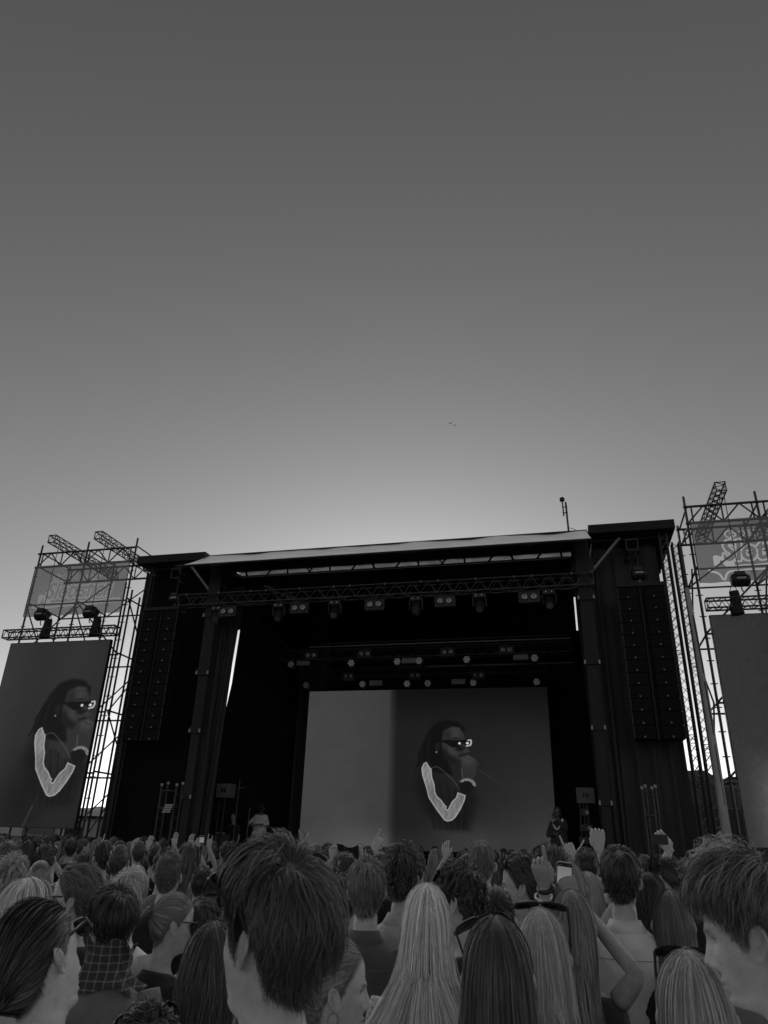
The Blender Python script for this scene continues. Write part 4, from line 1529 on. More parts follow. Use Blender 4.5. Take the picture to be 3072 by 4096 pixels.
def shirt_mesh(he, R, arms, fem=0, low=False, top=-.195, bottom=-.86, off=.012, seed=0, bulk=1.0, collar=None, strap=False):
    rng = np.random.default_rng(seed)
    zs = np.linspace(bottom, top, 14 if low else 44)
    nph = 28 if low else 72
    ph = np.linspace(-math.pi, math.pi, nph, endpoint=False)
    Z, PH = np.meshgrid(zs, ph, indexing='ij')
    x, y = loft(Z, PH, off, fem)
    # neckline dips at the front, sits higher at the nape
    Zc = Z + np.where(Z > top - .06, (-.035 * np.clip(np.cos(PH), 0, 1) + .012 * np.clip(-np.cos(PH), 0, 1)) * sstep(top - .06, top, Z), 0)
    x, y = loft(Zc, PH, off, fem)
    # folds
    p1, p2, p3 = rng.uniform(0, 6.3, 3)
    damp = sstep(top, top - .12, Z)
    rdg = lambda q: 1 - 2 * np.abs(np.sin(q)) ** .7
    w = .007 * rdg(PH * 1.5 + Z * 9 + p1 + 1.1 * np.sin(Z * 9 + p3)) + .005 * rdg(PH * 2.5 - Z * 16 + p2 + np.sin(PH * 2)) + .004 * np.sin(PH * 9 + Z * 12 + p3 + 2 * np.sin(Z * 17))
    w = np.maximum(w, -.006)
    r = np.hypot(x, y) + 1e-6
    x, y = x * (1 + damp * w / r), y * (1 + damp * w / r)
    loose = 1 + 0.10 * sstep(-.4, -.8, Z)
    x, y = x * loose * bulk, y * loose
    V = np.stack([x.ravel(), y.ravel(), Zc.ravel() + he], 1)
    V = head_turn(V, R, he)
    rr, c = len(zs), nph
    i, j = np.meshgrid(np.arange(rr - 1), np.arange(c), indexing='ij')
    F = [tuple(q) for q in np.stack([i * c + j, i * c + (j + 1) % c, (i + 1) * c + (j + 1) % c, (i + 1) * c + j], -1).reshape(-1, 4).tolist()]
    # inner lip at the neckline
    V = V.tolist()
    o = (rr - 1) * c
    k = len(V)
    for q in range(c):
        p = V[o + q]
        V.append([p[0] * .93, (p[1] + .025) * .93 - .025, p[2] - .012])
    F += [(o + q, o + (q + 1) % c, k + (q + 1) % c, k + q) for q in range(c)]

    def add(v, f):
        n0 = len(V)
        V.extend([list(map(float, p)) for p in v])
        F.extend([tuple(q + n0 for q in ff) for ff in f])
    for a in arms:
        if a.sleeve <= 0:
            continue
        raised = 1.0 if a.wrist[2] > he - .25 else 0.0
        sh = shoulder_pt(a.side, he, fem, raised)
        kk = 1 - .14 * fem
        end = min(a.sleeve, 1.93)
        pts = [sh + (a.elbow - sh) * -.12, sh]
        rad = [.058 * kk, .062 * kk]
        for t in np.linspace(.15, end, 7 if low else 16):
            p = sh + (a.elbow - sh) * t if t <= 1 else a.elbow + (a.wrist - a.elbow) * (t - 1)
            rb = (.050 * kk + (.039 - .050) * kk * min(t, 1)) if t <= 1 else (.039 + (.026 - .039) * (t - 1)) * kk
            rad.append(rb + .013 + .004 * math.sin(t * 21 + seed) + .004 * math.sin(t * 9 + seed * 2))
            pts.append(p)
        v, f = tube_np(pts, rad, 9 if low else 16)
        add(v, f)
    return V, F


def collar_mesh(he, fem=0, h=.035, off=.016, nph=48, z0=-.20):
    """standing, folded-over shirt collar"""
    V, F = [], []
    ph = np.linspace(-math.pi, math.pi, nph, endpoint=False)
    rows = [(-.004, 0.003), (h, .003), (h + .003, .007), (h * .5, .012), (-.012, .019), (-.014, .016)]
    for dz, o in rows:
        zz = z0 + dz - .03 * np.clip(np.cos(ph), 0, 1)
        x, y = loft(np.full(nph, z0 + .5 * dz), ph, o, fem)
        for q in range(nph):
            V.append((x[q], y[q] - .004, zz[q] + he))
    for i in range(len(rows) - 1):
        for q in range(nph):
            F.append((i * nph + q, i * nph + (q + 1) % nph, (i + 1) * nph + (q + 1) % nph, (i + 1) * nph + q))
    return V, F


# ------------------------------------------------------------------ hair
ELL_C, ELL_A = np.array([0, -.006, .012]), np.array([.0785, .0975, .1125])


def make_hair(he, R, style, n, rng, L=.10, thick=.012, width=.0022, segs=10, fem=0, clump=.5, wave=0.0, lift=.3, part=0.0, whorl=(0.0, -.055, .10),
              tone_var=.26, gravity=.4, tie=None, hl_off=0.0, fly=.03, face_clear=True, Lside=None, Lnape=None, tip_tone=1.0, curl=0.0, curl_f=60, swirl=0.0, fade=0.0, hug=1.2, trim=None, ears=0.0, fringe=0.0, side_f=.6, drape=True, nape=-.115, mess=0.0, trim_j=.009, flare=0.0):
    trim = (style != 'long') if trim is None else trim
    """ribbons that grow from the scalp and are combed, dropped and clumped; returns V, F, tone in person-local space"""
    # roots: rejection sample on the scalp
    m = n * 4
    u = rng.normal(size=(m, 3))
    u /= np.linalg.norm(u, axis=1)[:, None]
    P = ELL_C + u * ELL_A * 0.985
    phi = np.arctan2(P[:, 0], P[:, 1])
    ok = P[:, 2] > hairline(phi) + hl_off
    P = P[ok]
    if style == 'long':
        # many roots close to the parting and the crown, so no bare stripe shows
        ne = n // 3
        u = np.stack([rng.normal(part, .010, ne), rng.uniform(-.075, .07, ne), np.full(ne, .1)], 1)
        u = (u - [0, -.006, 0]) / ELL_A
        u[:, 2] = np.sqrt(np.clip(1 - u[:, 0] ** 2 - u[:, 1] ** 2, .05, 1))
        E = ELL_C + u / np.linalg.norm(u, axis=1)[:, None] * ELL_A * .985
        P = np.concatenate([E, P])
    P = P[:n]
    n = len(P)
    N = (P - ELL_C) / ELL_A ** 2
    N /= np.linalg.norm(N, axis=1)[:, None]
    phi = np.arctan2(P[:, 0], P[:, 1])
    top = sstep(.03, .085, P[:, 2])
    back = np.clip(-np.cos(phi), 0, 1)
    Ls = Lside if Lside is not None else L
    Ln = Lnape if Lnape is not None else Ls
    length = L * top + (1 - top) * (Ls * (1 - back) + Ln * back)
    length = length * rng.uniform(.75, 1.1, n)
    wh = np.array(whorl)
    away = P - wh
    away -= N * np.sum(away * N, 1)[:, None]
    away /= np.linalg.norm(away, axis=1)[:, None] + 1e-6
    if style == 'long':
        side = np.sign(P[:, 0] - part + rng.normal(0, .004, n))
        aw = P - np.array([part, -.02, .115])
        aw[:, 2] *= .2
        aw /= np.linalg.norm(aw, axis=1)[:, None] + .01
        fr_ = sstep(-.02, .04, P[:, 1])[:, None]
        D = aw * (1 - .8 * fr_) + np.stack([side * (.8 - 4 * np.abs(P[:, 0] - part)).clip(.2, 1), -.55 + 0 * side, 0 * side], 1) * (.35 + .65 * fr_)
        D[:, 2] -= .15 + .9 * (1 - top)
        D = D - N * np.sum(D * N, 1)[:, None]
    elif style == 'tied':
        t_ = np.array(tie)
        D = t_ - P
        D = D - N * np.sum(D * N, 1)[:, None]
    elif style == 'back':
        D = np.stack([P[:, 0] * 2.0, -1 + 0 * phi, -.25 - .5 * (1 - top)], 1)
        D = D - N * np.sum(D * N, 1)[:, None]
    elif style == 'side':
        D = np.stack([-.9 + 0 * phi, -.55 + 0 * phi, -.1 - .6 * (1 - top)], 1)
        D = D - N * np.sum(D * N, 1)[:, None]
    else:
        D = away.copy()
        if swirl:
            D = D + swirl * np.cross(N, away)
        D[:, 2] -= .5 * (1 - top)
    D /= np.linalg.norm(D, axis=1)[:, None] + 1e-6
    lf = lift * (0.35 + 0.65 * top)
    D = D + N * lf[:, None] + rng.normal(0, .12, (n, 3))
    if mess:
        # locks that each go their own way
        nl = 90
        seeds = P[rng.choice(n, nl)]
        kick = rng.normal(0, mess, (nl, 3))
        near = np.argmin(((P[:, None] - seeds[None]) ** 2).sum(2), 1)
        kk_ = kick[near]
        D = D + kk_ - N * np.sum(kk_ * N, 1)[:, None] * .6
        length = length * np.exp(rng.normal(0, .22, nl))[near]
    D /= np.linalg.norm(D, axis=1)[:, None]
    # everything into person space
    Rm = np.asarray(R)
    piv = np.array([0, -.025, -.14])
    P = (P - piv) @ Rm.T + piv
    D = D @ Rm.T
    C = (ELL_C - piv) @ Rm.T + piv
    off = rng.uniform(.15, 1, n) * thick * (side_f + (1 - side_f) * top)
    S = np.zeros((n, segs + 1, 3))
    S[:, 0] = P
    step = (length / segs)[:, None]
    ph0 = rng.uniform(0, 6.3, n)
    for k in range(segs):
        t = (k + 1) / segs
        g = gravity * (0.5 + t)
        D = D + np.array([0, 0, -1.0]) * g * (step / .03).clip(.2, 1.5)
        if tie is not None:
            to = ((np.array(tie) - piv) @ Rm.T + piv) - P
            D = D + to / (np.linalg.norm(to, axis=1)[:, None] + 1e-6) * 1.2
        if style == 'long' and drape:
            # below the jaw the hair gathers behind the shoulders
            low_ = sstep(-.05, -.14, P[:, 2])
            D[:, 1] -= low_ * 1.3 * sstep(-.135, -.03, P[:, 1])
            D[:, 0] -= low_ * .55 * np.sign(P[:, 0]) * sstep(.06 + flare * .4, .13 + flare * .4, np.abs(P[:, 0]))
            D[:, 0] += flare * low_ * P[:, 0] / .09
        D /= np.linalg.norm(D, axis=1)[:, None] + 1e-9
        Q = P + D * step
        # head
        loc = (Q - C) @ Rm
        rr = np.linalg.norm(loc / ELL_A, axis=1)
        cph = loc[:, 1] / (np.hypot(loc[:, 0], loc[:, 1]) + 1e-6)
        flat_ = (1 - sstep(-.005, .085, loc[:, 2])) * sstep(-.75, .05, cph) * (1 - side_f)
        grow = off * (min(1, .35 + t * 1.2)) * (1 - flat_)
        rmin = 1 + grow / .09
        push = rr < rmin
        loc[push] *= (rmin[push] / rr[push])[:, None]
        # and stay combed against it
        rmax = 1 + (grow * hug + .0015) / .09
        pull = (rr > rmax) & (loc[:, 2] > (-.035 if style == 'long' else -.075))
        loc[pull] *= (rmax[pull] / rr[pull])[:, None]
        Q = loc @ Rm.T + C
        if style == 'long':
            # neck and shoulders
            for c_, a_ in ((np.array([0, -.025, -.17]), np.array([.060, .058, .12])), (np.array([0, -.025, -.245]), np.array([.105, .075, .05])),
                           (np.array([0, -.01, -.44]), np.array([.200 - .02 * fem, .132, .20]))):
                l2 = (Q - c_) / (a_ + off[:, None] * .8 + .010)
                r2 = np.linalg.norm(l2, axis=1)
                pp = r2 < 1
                yy = np.sqrt(np.clip(1 - l2[:, 0] ** 2 - l2[:, 2] ** 2, 0, 1)) * np.where(l2[:, 1] > .55, 1, -1)
                tgt = np.stack([l2[:, 0], yy, l2[:, 2]], 1)
                Q[pp] = (c_ + tgt * (a_ + off[:, None] * .8 + .010))[pp]
            # keep the face free: strands in front get pushed to the sides
            if face_clear:
                lf_ = (Q - C) @ Rm
                infr = (lf_[:, 1] > .03) & (lf_[:, 2] < .06) & (np.abs(lf_[:, 0]) < .072)
                lf_[infr, 0] = np.sign(lf_[infr, 0] + 1e-4) * .074
                Q = lf_ @ Rm.T + C
        D = Q - P
        D /= np.linalg.norm(D, axis=1)[:, None] + 1e-9
        P = Q
        S[:, k + 1] = P
    if style == 'long':
        for _ in range(4):
            S[:, 1:-1] = .5 * S[:, 1:-1] + .25 * (S[:, :-2] + S[:, 2:])
        lo = (S - C) @ Rm
        rr = np.linalg.norm(lo / ELL_A, axis=2)
        lim = 1 + (off[:, None] * np.linspace(.3, 1, segs + 1)[None, :] + .001) / .09
        lo *= np.maximum(1, lim / rr)[:, :, None]
        S = lo @ Rm.T + C
    # trim: no hair hangs over the face or the ears
    if trim:
        lo = (S - C) @ Rm + ELL_C
        pa = np.abs(np.arctan2(lo[:, :, 0], lo[:, :, 1]))
        edge = np.interp(pa, [0, .5, .85, 1.1, 1.3, 1.43, 1.55, 1.80, 1.95, 2.15, 2.4, 3.2],
                         [.070 - fringe, .070 - fringe, .055 - fringe * .6, .034 - fringe * .5, .004, -.022, .022 - ears, .020 - ears, -.012 - ears, -.06 - ears, nape + .02, nape])
        jit = rng.normal(0, .008, n)
        jl = rng.normal(0, trim_j, 160)
        js = S[rng.choice(n, 160), 0]
        jit = jit + jl[np.argmin(((S[:, None, 0] - js[None]) ** 2).sum(2), 1)]
        bad = lo[:, :, 2] < edge + jit[:, None]

        bad = np.maximum.accumulate(bad, axis=1)
        last = np.argmax(bad, 1)
        last = np.where(bad.any(1), np.maximum(last - 1, 0), segs)
        kk = np.minimum(np.arange(segs + 1)[None, :], last[:, None])
        S = np.take_along_axis(S, kk[:, :, None].repeat(3, 2), 1)
    # clumps: strands drawn to a leader
    if clump:
        nc = max(8, n // 9)
        lead = rng.choice(n, nc, replace=False)
        d2 = ((S[:, None, 0, :] - S[None, lead, 0, :]) ** 2).sum(2) if n * nc < 4e6 else None
        if d2 is not None:
            own = lead[np.argmin(d2, 1)]
            tt = np.linspace(0, 1, segs + 1)[None, :, None]
            S = S + (S[own] - S) * (clump * tt ** .8)
        else:
            own = np.arange(n)
    else:
        own = np.arange(n)
    # waves and curls
    T = np.gradient(S, axis=1)
    T /= np.linalg.norm(T, axis=2)[:, :, None] + 1e-9
    Nn = S - np.array([0, -.02, 0])[None, None] * 1.0
    Nn[:, :, 2] *= .3
    Nn -= T * np.sum(Nn * T, 2)[:, :, None]
    Nn /= np.linalg.norm(Nn, axis=2)[:, :, None] + 1e-9
    B = np.cross(T, Nn)
    s_ = np.linspace(0, 1, segs + 1)[None, :] * length[:, None]
    phc = ph0[own][:, None] + rng.normal(0, .35, (n, 1))
    if wave:
        S = S + B * (wave * np.sin(s_ * 45 + phc) * np.linspace(0, 1, segs + 1)[None, :])[:, :, None]
    if curl:
        amp = curl * np.linspace(.2, 1, segs + 1)[None, :]
        S = S + B * (amp * np.sin(s_ * curl_f + phc))[:, :, None] + Nn * (amp * np.cos(s_ * curl_f + phc))[:, :, None]
    fl = rng.random(n) < fly
    S[fl] += rng.normal(0, .006, (fl.sum(), 1, 3)) * np.linspace(0, 1, segs + 1)[None, :, None] + N[fl][:, None, :] @ Rm.T * .012 * np.linspace(0, 1, segs + 1)[None, :, None] ** 2
    # ribbons
    an = rng.normal(0, .4, n)[:, None, None]
    side = B * np.cos(an) + Nn * np.sin(an)
    taper = np.interp(np.linspace(0, 1, segs + 1), [0, .15, .75, 1], [.7, 1, .9, .25])[None, :, None]
    wd = width * rng.uniform(.6, 1.4, n)[:, None, None] * taper
    V = np.stack([S - side * wd / 2, S + side * wd / 2], 2)      # n, segs+1, 2, 3
    V[..., 2] += he
    base = np.arange(n)[:, None] * (segs + 1) * 2
    k = np.arange(segs)[None, :] * 2
    F = np.stack([base + k, base + k + 1, base + k + 3, base + k + 2], -1).reshape(-1, 4)
    # keep the outer side facing out so shading stays consistent
    tone = np.exp(rng.normal(0, tone_var, n)) * np.exp(rng.normal(0, tone_var * .45, n))[own]
    tone = tone[:, None] * np.linspace(1, tip_tone, segs + 1)[None, :]
    tone = np.repeat(tone[:, :, None], 2, 2).clip(.25, 2.6)
    return V.reshape(-1, 3), F, tone.ravel()


def hair_cap(he, R, thick, hl_off=0.0, low=False, style='short'):
    """dark under-layer that follows the scalp"""
    nph = 24 if low else 56
    nz = 10 if low else 24
    ph = np.linspace(-math.pi, math.pi, nph, endpoint=False)
    V = []
    for i in range(nz):
        t = i / (nz - 1)
        for p in ph:
            z0 = hairline(p) + hl_off
            el0 = math.asin(np.clip((z0 - ELL_C[2]) / ELL_A[2], -1, 1))
            el = el0 + (math.pi / 2 - el0) * t
            s = 1 + (thick / .09) * min(1, t * 5)
            v = np.array([math.cos(el) * math.sin(p), math.cos(el) * math.cos(p), math.sin(el)])
            V.append(ELL_C + v * ELL_A * s * (0.99 + .02 * (t > 0)))
    F = [(i * nph + j, i * nph + (j + 1) % nph, (i + 1) * nph + (j + 1) % nph, (i + 1) * nph + j) for i in range(nz - 1) for j in range(nph)]
    V = np.array(V)
    piv = np.array([0, -.025, -.14])
    V = (V - piv) @ np.asarray(R).T + piv
    V[:, 2] += he
    return V, F


def rot(yaw=0, pitch=0, roll=0):
    """head turn: yaw to the person's left, pitch down positive, roll"""
    return np.array((Matrix.Rotation(math.radians(yaw), 3, 'Z') @ Matrix.Rotation(math.radians(-pitch), 3, 'X') @ Matrix.Rotation(math.radians(roll), 3, 'Y')))


STYLES = {
    'crop':     dict(hug=1.6, style='short', L=.045, Lside=.02, Lnape=.012, thick=.010, lift=.7, gravity=.12, clump=.35, width=.0026, segs=5),
    'buzz':     dict(style='short', L=.010, Lside=.008, Lnape=.006, thick=.003, lift=1.2, gravity=.05, clump=0, width=.0020, segs=2, fly=0),
    'textured': dict(style='short', L=.065, Lside=.045, Lnape=.04, thick=.018, lift=.55, gravity=.18, clump=.6, width=.0026, segs=7, wave=.004, mess=.45),
    'mop':      dict(style='short', L=.13, Lside=.075, Lnape=.05, thick=.024, lift=.45, gravity=.28, clump=.45, width=.0022, segs=10, wave=.008, swirl=.35, mess=.5),
    'bowl':     dict(style='short', L=.125, Lside=.07, Lnape=.012, thick=.018, lift=.35, gravity=.30, clump=.45, width=.0026, segs=9, hl_off=.0),
    'curly':    dict(hug=1.35, style='short', L=.085, Lside=.06, Lnape=.05, thick=.030, lift=.8, gravity=.10, clump=.75, width=.0028, segs=12, curl=.008, curl_f=110),
    'frizzy':   dict(hug=1.6, style='short', L=.13, Lside=.12, Lnape=.10, thick=.045, lift=.9, gravity=.12, clump=.55, width=.0022, segs=12, curl=.010, curl_f=90, fly=.15),
    'swept':    dict(style='back', L=.12, Lside=.05, Lnape=.04, thick=.020, lift=.75, gravity=.10, clump=.65, width=.0026, segs=9, wave=.005),
    'sidepart': dict(style='side', L=.12, Lside=.05, Lnape=.02, thick=.018, lift=.6, gravity=.15, clump=.6, width=.0026, segs=9, wave=.004),
    'long':     dict(style='long', L=.50, thick=.022, lift=.10, gravity=.55, clump=.25, width=.0028, segs=15, wave=.003, fly=.02),
    'longwavy': dict(style='long', L=.42, thick=.028, lift=.20, gravity=.45, clump=.5, width=.0028, segs=16, wave=.012, fly=.05),
    'tied':     dict(style='tied', L=.13, thick=.010, lift=.15, gravity=.0, clump=.4, width=.0026, segs=9, tie=(0, -.125, .035)),
}
PEOPLE = {}


def person(key, px, py, depth, yaw=0, pitch=0, roll=0, body_yaw=None, style='crop', hair=.03, hair_n=1500, hair_kw=None, skin_t=.58, shirt='black', fem=0.0,
           arms=None, label='', group=None, low=False, seed=None, collar=False, top=-.195, bottom=-.86, strap=False, feet=None, glasses=None, legs_m=None, name='person',
           eye=None, bulk=1.0, no_hair=False, off=.015, both=True, sleeve=.75, ground_z=0.0, collar_kw=None):
    """px,py = photo pixel of the head at eye level; yaw = head turned left of straight-away"""
    seed = seed if seed is not None else sum(ord(c) * (i + 1) for i, c in enumerate(key)) % 997
    rng = np.random.default_rng(sum(ord(c) * (i + 3) for i, c in enumerate(key)) + 17)
    if feet is None:
        hp = at_depth(px, py, depth)
        az = math.atan2(-hp[0], hp[1])
    else:
        hp = np.array([feet[0], feet[1], ground_z + eye])
        az = math.atan2(-hp[0], hp[1])
    he = hp[2] - ground_z
    by = az * .4 + math.radians(body_yaw if body_yaw is not None else yaw * .45)
    hy = az + math.radians(yaw) - by
    R = rot(math.degrees(hy), pitch, roll)
    # so that the head stays where the photo has it, shift the feet by the head's swing about the neck
    piv = np.array([0, -.025, he - .14])
    hc = R @ (np.array([0, 0, he]) - piv) + piv
    Mz = np.array(Matrix.Rotation(by, 3, 'Z'))
    loc = np.array([hp[0], hp[1], ground_z]) - Mz @ np.array([hc[0], hc[1], 0])
    to_local = lambda p: Mz.T @ (np.asarray(p, float) - loc)
    A = []
    have = set()
    for a in (arms or []):
        a = dict(a)
        side = a['side']
        have.add(side)
        if 'wrist_w' in a:
            wr = to_local(a['wrist_w'])
        else:
            wr = np.array(a['wrist'], float) + np.array([0, 0, he])
        if 'elbow_w' in a:
            el = to_local(a['elbow_w'])
        elif 'elbow' in a:
            el = np.array(a['elbow'], float) + np.array([0, 0, he])
        else:
            sh = shoulder_pt(side, he, fem, 1)
            mid = (sh + wr) / 2
            dd = wr - sh
            L = np.linalg.norm(dd)
            h = math.sqrt(max(.0001, .29 ** 2 - (L / 2) ** 2))
            outv = np.array([side * .8, .35, -.5])
            outv -= dd * (outv @ dd) / (L * L)
            outv /= np.linalg.norm(outv)
            el = mid + outv * h
        pn = Mz.T @ np.array(a.get('pn', (0, -1, 0)), float)
        d = Mz.T @ np.array(a['d'], float) if 'd' in a else None
        A.append(Arm(side, el, wr, a.get('pose', 'relaxed'), pn, a.get('sleeve', sleeve), d))
    for s in (-1, 1):
        if s not in have and both:
            A.append(hang_arm(s, he, fem, sleeve))
    ht = hair if hair is not None else .03
    V, F, T = body_meshes(he, R, A, fem, low, True, 0, scalp=min(1.0, max(.12, ht * 1.1 / skin_t)), bulk=bulk)
    me = mesh_np(name, V, F, True, T)
    b = link(name, me, skin(skin_t), None, tuple(loc))
    b.rotation_euler = (0, 0, by)
    tag(b, label, 'person', group)
    sv, sf = shirt_mesh(he, R, A, fem, low, top, bottom, seed=seed, bulk=bulk, off=off)
    link('shirt', mesh_np('shirt', sv, sf, True), SHIRTS[shirt], b)
    if collar:
        cv, cf = collar_mesh(he, fem, **(collar_kw or {}))
        link('collar', mesh_np('collar', cv, cf, True), SHIRTS[shirt], b)
        ph_ = np.linspace(math.pi * .62, math.pi * 1.38, 22)
        zz_ = np.full(22, -.30) - .012 * np.cos(ph_ - math.pi)
        xx_, yy_ = loft(zz_, ph_, off + .0085, fem)
        mb = MB()
        mb.tube([(xx_[q] * bulk, yy_[q], zz_[q] + he) for q in range(22)], .0016, 4)
        link('yoke_seam', mesh_np('yoke_seam', mb.v, mb.f), M_thread, b)
    # trousers
    mb = MB()
    hz = he - .88
    for s in (-1, 1):
        v, f = limb([(s * .09, -.01, hz + .05), (s * .098, .01, hz * .52), (s * .10, -.02, .06)], [.098, .072, .062], 10)
        mb.add(v, f)
    zs = np.linspace(-.96, -.80, 5)
    ph = np.linspace(-math.pi, math.pi, 24, endpoint=False)
    Z, PH = np.meshgrid(zs, ph, indexing='ij')
    x, y = loft(Z, PH, .008, fem)
    v = np.stack([x.ravel(), y.ravel(), Z.ravel() + he], 1)
    f = [(i * 24 + j, i * 24 + (j + 1) % 24, (i + 1) * 24 + (j + 1) % 24, (i + 1) * 24 + j) for i in range(4) for j in range(24)]
    mb.add(v, f)
    link('trousers', mesh_np('trousers', mb.v, mb.f, True), legs_m or M_trousers, b)
    if not no_hair:
        kw = dict(STYLES[style])
        kw.update(hair_kw or {})
        hv, hf, htone = make_hair(he, R, kw.pop('style'), hair_n, rng, fem=fem, **kw)
        tk = kw.get('thick', .01)
        cv, cf = hair_cap(he, R, .0012, kw.get('hl_off', 0), low)
        nv = len(hv)
        allV = np.concatenate([hv, cv])
        faces = np.concatenate([hf, np.array(cf) + nv])
        tone = np.concatenate([htone, np.full(len(cv), .5 if style != 'buzz' else 1.0) * rng.uniform(.7, 1.2, len(cv))])
        hm = mesh_np('hair', allV, faces, True, tone)
        link('hair', hm, hairmat(min(.75, ht * (1.25 + 1.15 * min(1.0, max(0.0, (ht - .02) / .07))))), b)
    M = Matrix.Translation(Vector(loc)) @ Matrix.Rotation(by, 4, 'Z')
    piv4 = Vector((0, -.025, he - .14))
    H = M @ Matrix.Translation(piv4) @ Matrix(R.tolist()).to_4x4() @ Matrix.Translation(-piv4) @ Matrix.Translation((0, 0, he))
    PEOPLE[key] = dict(obj=b, he=he, R=R, M=M, H=H, loc=loc, by=by, to_local=to_local)
    return b


def glasses(key, dz, dy, tilt, label, w=.142, lens_h=.042, frame=None, lens_m=None, thick=.003, wrap=.012, roll=0, group='sunglasses worn by the crowd', scale=1.0, yaw=0, dx=0.0):
    """sunglasses in head space: dz/dy offset of the bridge, tilt = degrees pushed up on the head"""
    H = PEOPLE[key]['H']
    G = H @ Matrix.Translation((dx, dy, dz)) @ Matrix.Rotation(math.radians(yaw), 4, 'Z') @ Matrix.Rotation(math.radians(roll), 4, 'Y') @ Matrix.Rotation(math.radians(tilt), 4, 'X') @ Matrix.Scale(scale, 4)
    o = G.translation
    t = thing('sunglasses', label, 'sunglasses', tuple(o), group)
    W = lambda p: np.array(G @ Vector(p))
    frame = frame or M_gframe
    cx = w * .245
    outl = []
    for k in range(20):
        a = 2 * math.pi * k / 20
        c, s = math.cos(a), math.sin(a)
        outl.append((abs(c) ** .6 * math.copysign(1, c) * w * .215, abs(s) ** .7 * math.copysign(1, s) * lens_h * .5))
    curve = lambda x: -wrap * (x / (w / 2)) ** 2
    mb = MB()
    for s in (-1, 1):
        pts = [W((s * cx + q[0], curve(s * cx + q[0]), q[1])) for q in outl]
        mb.tube(pts + [pts[0]], thick, 6, cap=False)
    mb.tube([W((-cx + w * .2, .001, lens_h * .18)), W((0, .003, lens_h * .26)), W((cx - w * .2, .001, lens_h * .18))], thick, 6)
    mb.build('frame', frame, t)
    for s in (-1, 1):
        m2 = MB()
        P3 = [W((s * cx + q[0] * .97, curve(s * cx + q[0]) - .001, q[1] * .96)) for q in outl]
        nrm = np.array(G.to_3x3() @ Vector((0, .0016, 0)))
        m2.prism(P3, nrm)
        m2.build('lens', lens_m or M_glens, t)
        m3 = MB()
        x0 = s * w * .475
        m3.tube([W((s * (cx + w * .2), curve(w * .45), lens_h * .3)), W((x0, -wrap - .004, lens_h * .3)), W((s * w * .49, -.06, lens_h * .28)), W((s * w * .485, -.115, lens_h * .2)), W((s * w * .47, -.145, -lens_h * .25))],
                [thick * 1.1, thick * 1.3, thick * 1.1, thick, thick * .9], 6)
        m3.build('temple', frame, t)
    return t


M_gframe = mat('black_glossy_plastic', 0.02, 0.25, var=0.2, scale=20)
M_glens = mat('dark_sunglass_lens', 0.015, 0.08, var=0.1)
M_trousers = cloth('dark_denim', 0.05)
M_thread = cloth('grey_thread', 0.22)


def checked():
    m = bpy.data.materials.new('checked_flannel')
    m.use_nodes = True
    t = m.node_tree
    b = t.nodes['Principled BSDF']
    tc = t.nodes.new('ShaderNodeTexCoord')
    acc = None
    for axis, sc_, w in (('X', 9.0, .5), ('Z', 11.0, .5), ('X', 47.0, .18), ('Z', 52.0, .12)):
        wv = t.nodes.new('ShaderNodeTexWave')
        wv.wave_type = 'BANDS'
        wv.bands_direction = axis
        wv.inputs['Scale'].default_value = sc_
        wv.inputs['Distortion'].default_value = 1.0
        wv.inputs['Detail Scale'].default_value = 1.0
        t.links.new(tc.outputs['Object'], wv.inputs['Vector'])
        mr = t.nodes.new('ShaderNodeMapRange')
        mr.inputs[1].default_value = .88 if sc_ < 20 else .5
        mr.inputs[2].default_value = .96 if sc_ < 20 else 1.0
        mr.inputs[3].default_value = 0.0
        mr.inputs[4].default_value = w
        t.links.new(wv.outputs['Fac'], mr.inputs[0])
        if acc is None:
            acc = mr.outputs[0]
        else:
            ad = t.nodes.new('ShaderNodeMath')
            ad.operation = 'ADD'
            t.links.new(acc, ad.inputs[0])
            t.links.new(mr.outputs[0], ad.inputs[1])
            acc = ad.outputs[0]
    mr = t.nodes.new('ShaderNodeMapRange')
    mr.inputs[3].default_value = .03
    mr.inputs[4].default_value = .26
    t.links.new(acc, mr.inputs[0])
    t.links.new(mr.outputs[0], b.inputs['Base Color'])
    b.inputs['Roughness'].default_value = .9
    return m


def striped_denim():
    return cloth('grey_denim_jacket', 0.22, var=0.2, scale=18, bump=0.35, bscale=60)


def dotted(name='dotted_white_cotton'):
    m = bpy.data.materials.new(name)
    m.use_nodes = True
    t = m.node_tree
    b = t.nodes['Principled BSDF']
    tc = t.nodes.new('ShaderNodeTexCoord')
    v = t.nodes.new('ShaderNodeTexVoronoi')
    v.inputs['Scale'].default_value = 55
    mr = t.nodes.new('ShaderNodeMapRange')
    mr.inputs[1].default_value = .22
    mr.inputs[2].default_value = .30
    mr.inputs[3].default_value = .05
    mr.inputs[4].default_value = .55
    t.links.new(tc.outputs['Object'], v.inputs['Vector'])
    t.links.new(v.outputs['Distance'], mr.inputs[0])
    t.links.new(mr.outputs[0], b.inputs['Base Color'])
    b.inputs['Roughness'].default_value = .85
    return m


SHIRTS = {
    'black': cloth('black_cotton', 0.022), 'dark': cloth('charcoal_cotton', 0.045), 'grey': cloth('grey_cotton', 0.20), 'midgrey': cloth('mid_grey_jersey', 0.34), 'pale': cloth('pale_cotton', 0.55),
    'white': cloth('white_cotton', 0.86), 'jacket': cloth('dark_grey_wool', 0.13, bump=.4, bscale=90), 'denim': striped_denim(), 'check': checked(), 'dots': dotted(), 'skin': skin(.58)}
# ================================================================== the crowd, nearest people first
def fr(px, py, depth):
    return at_depth(px, py, depth)


NEAR = 'people standing in the near crowd'
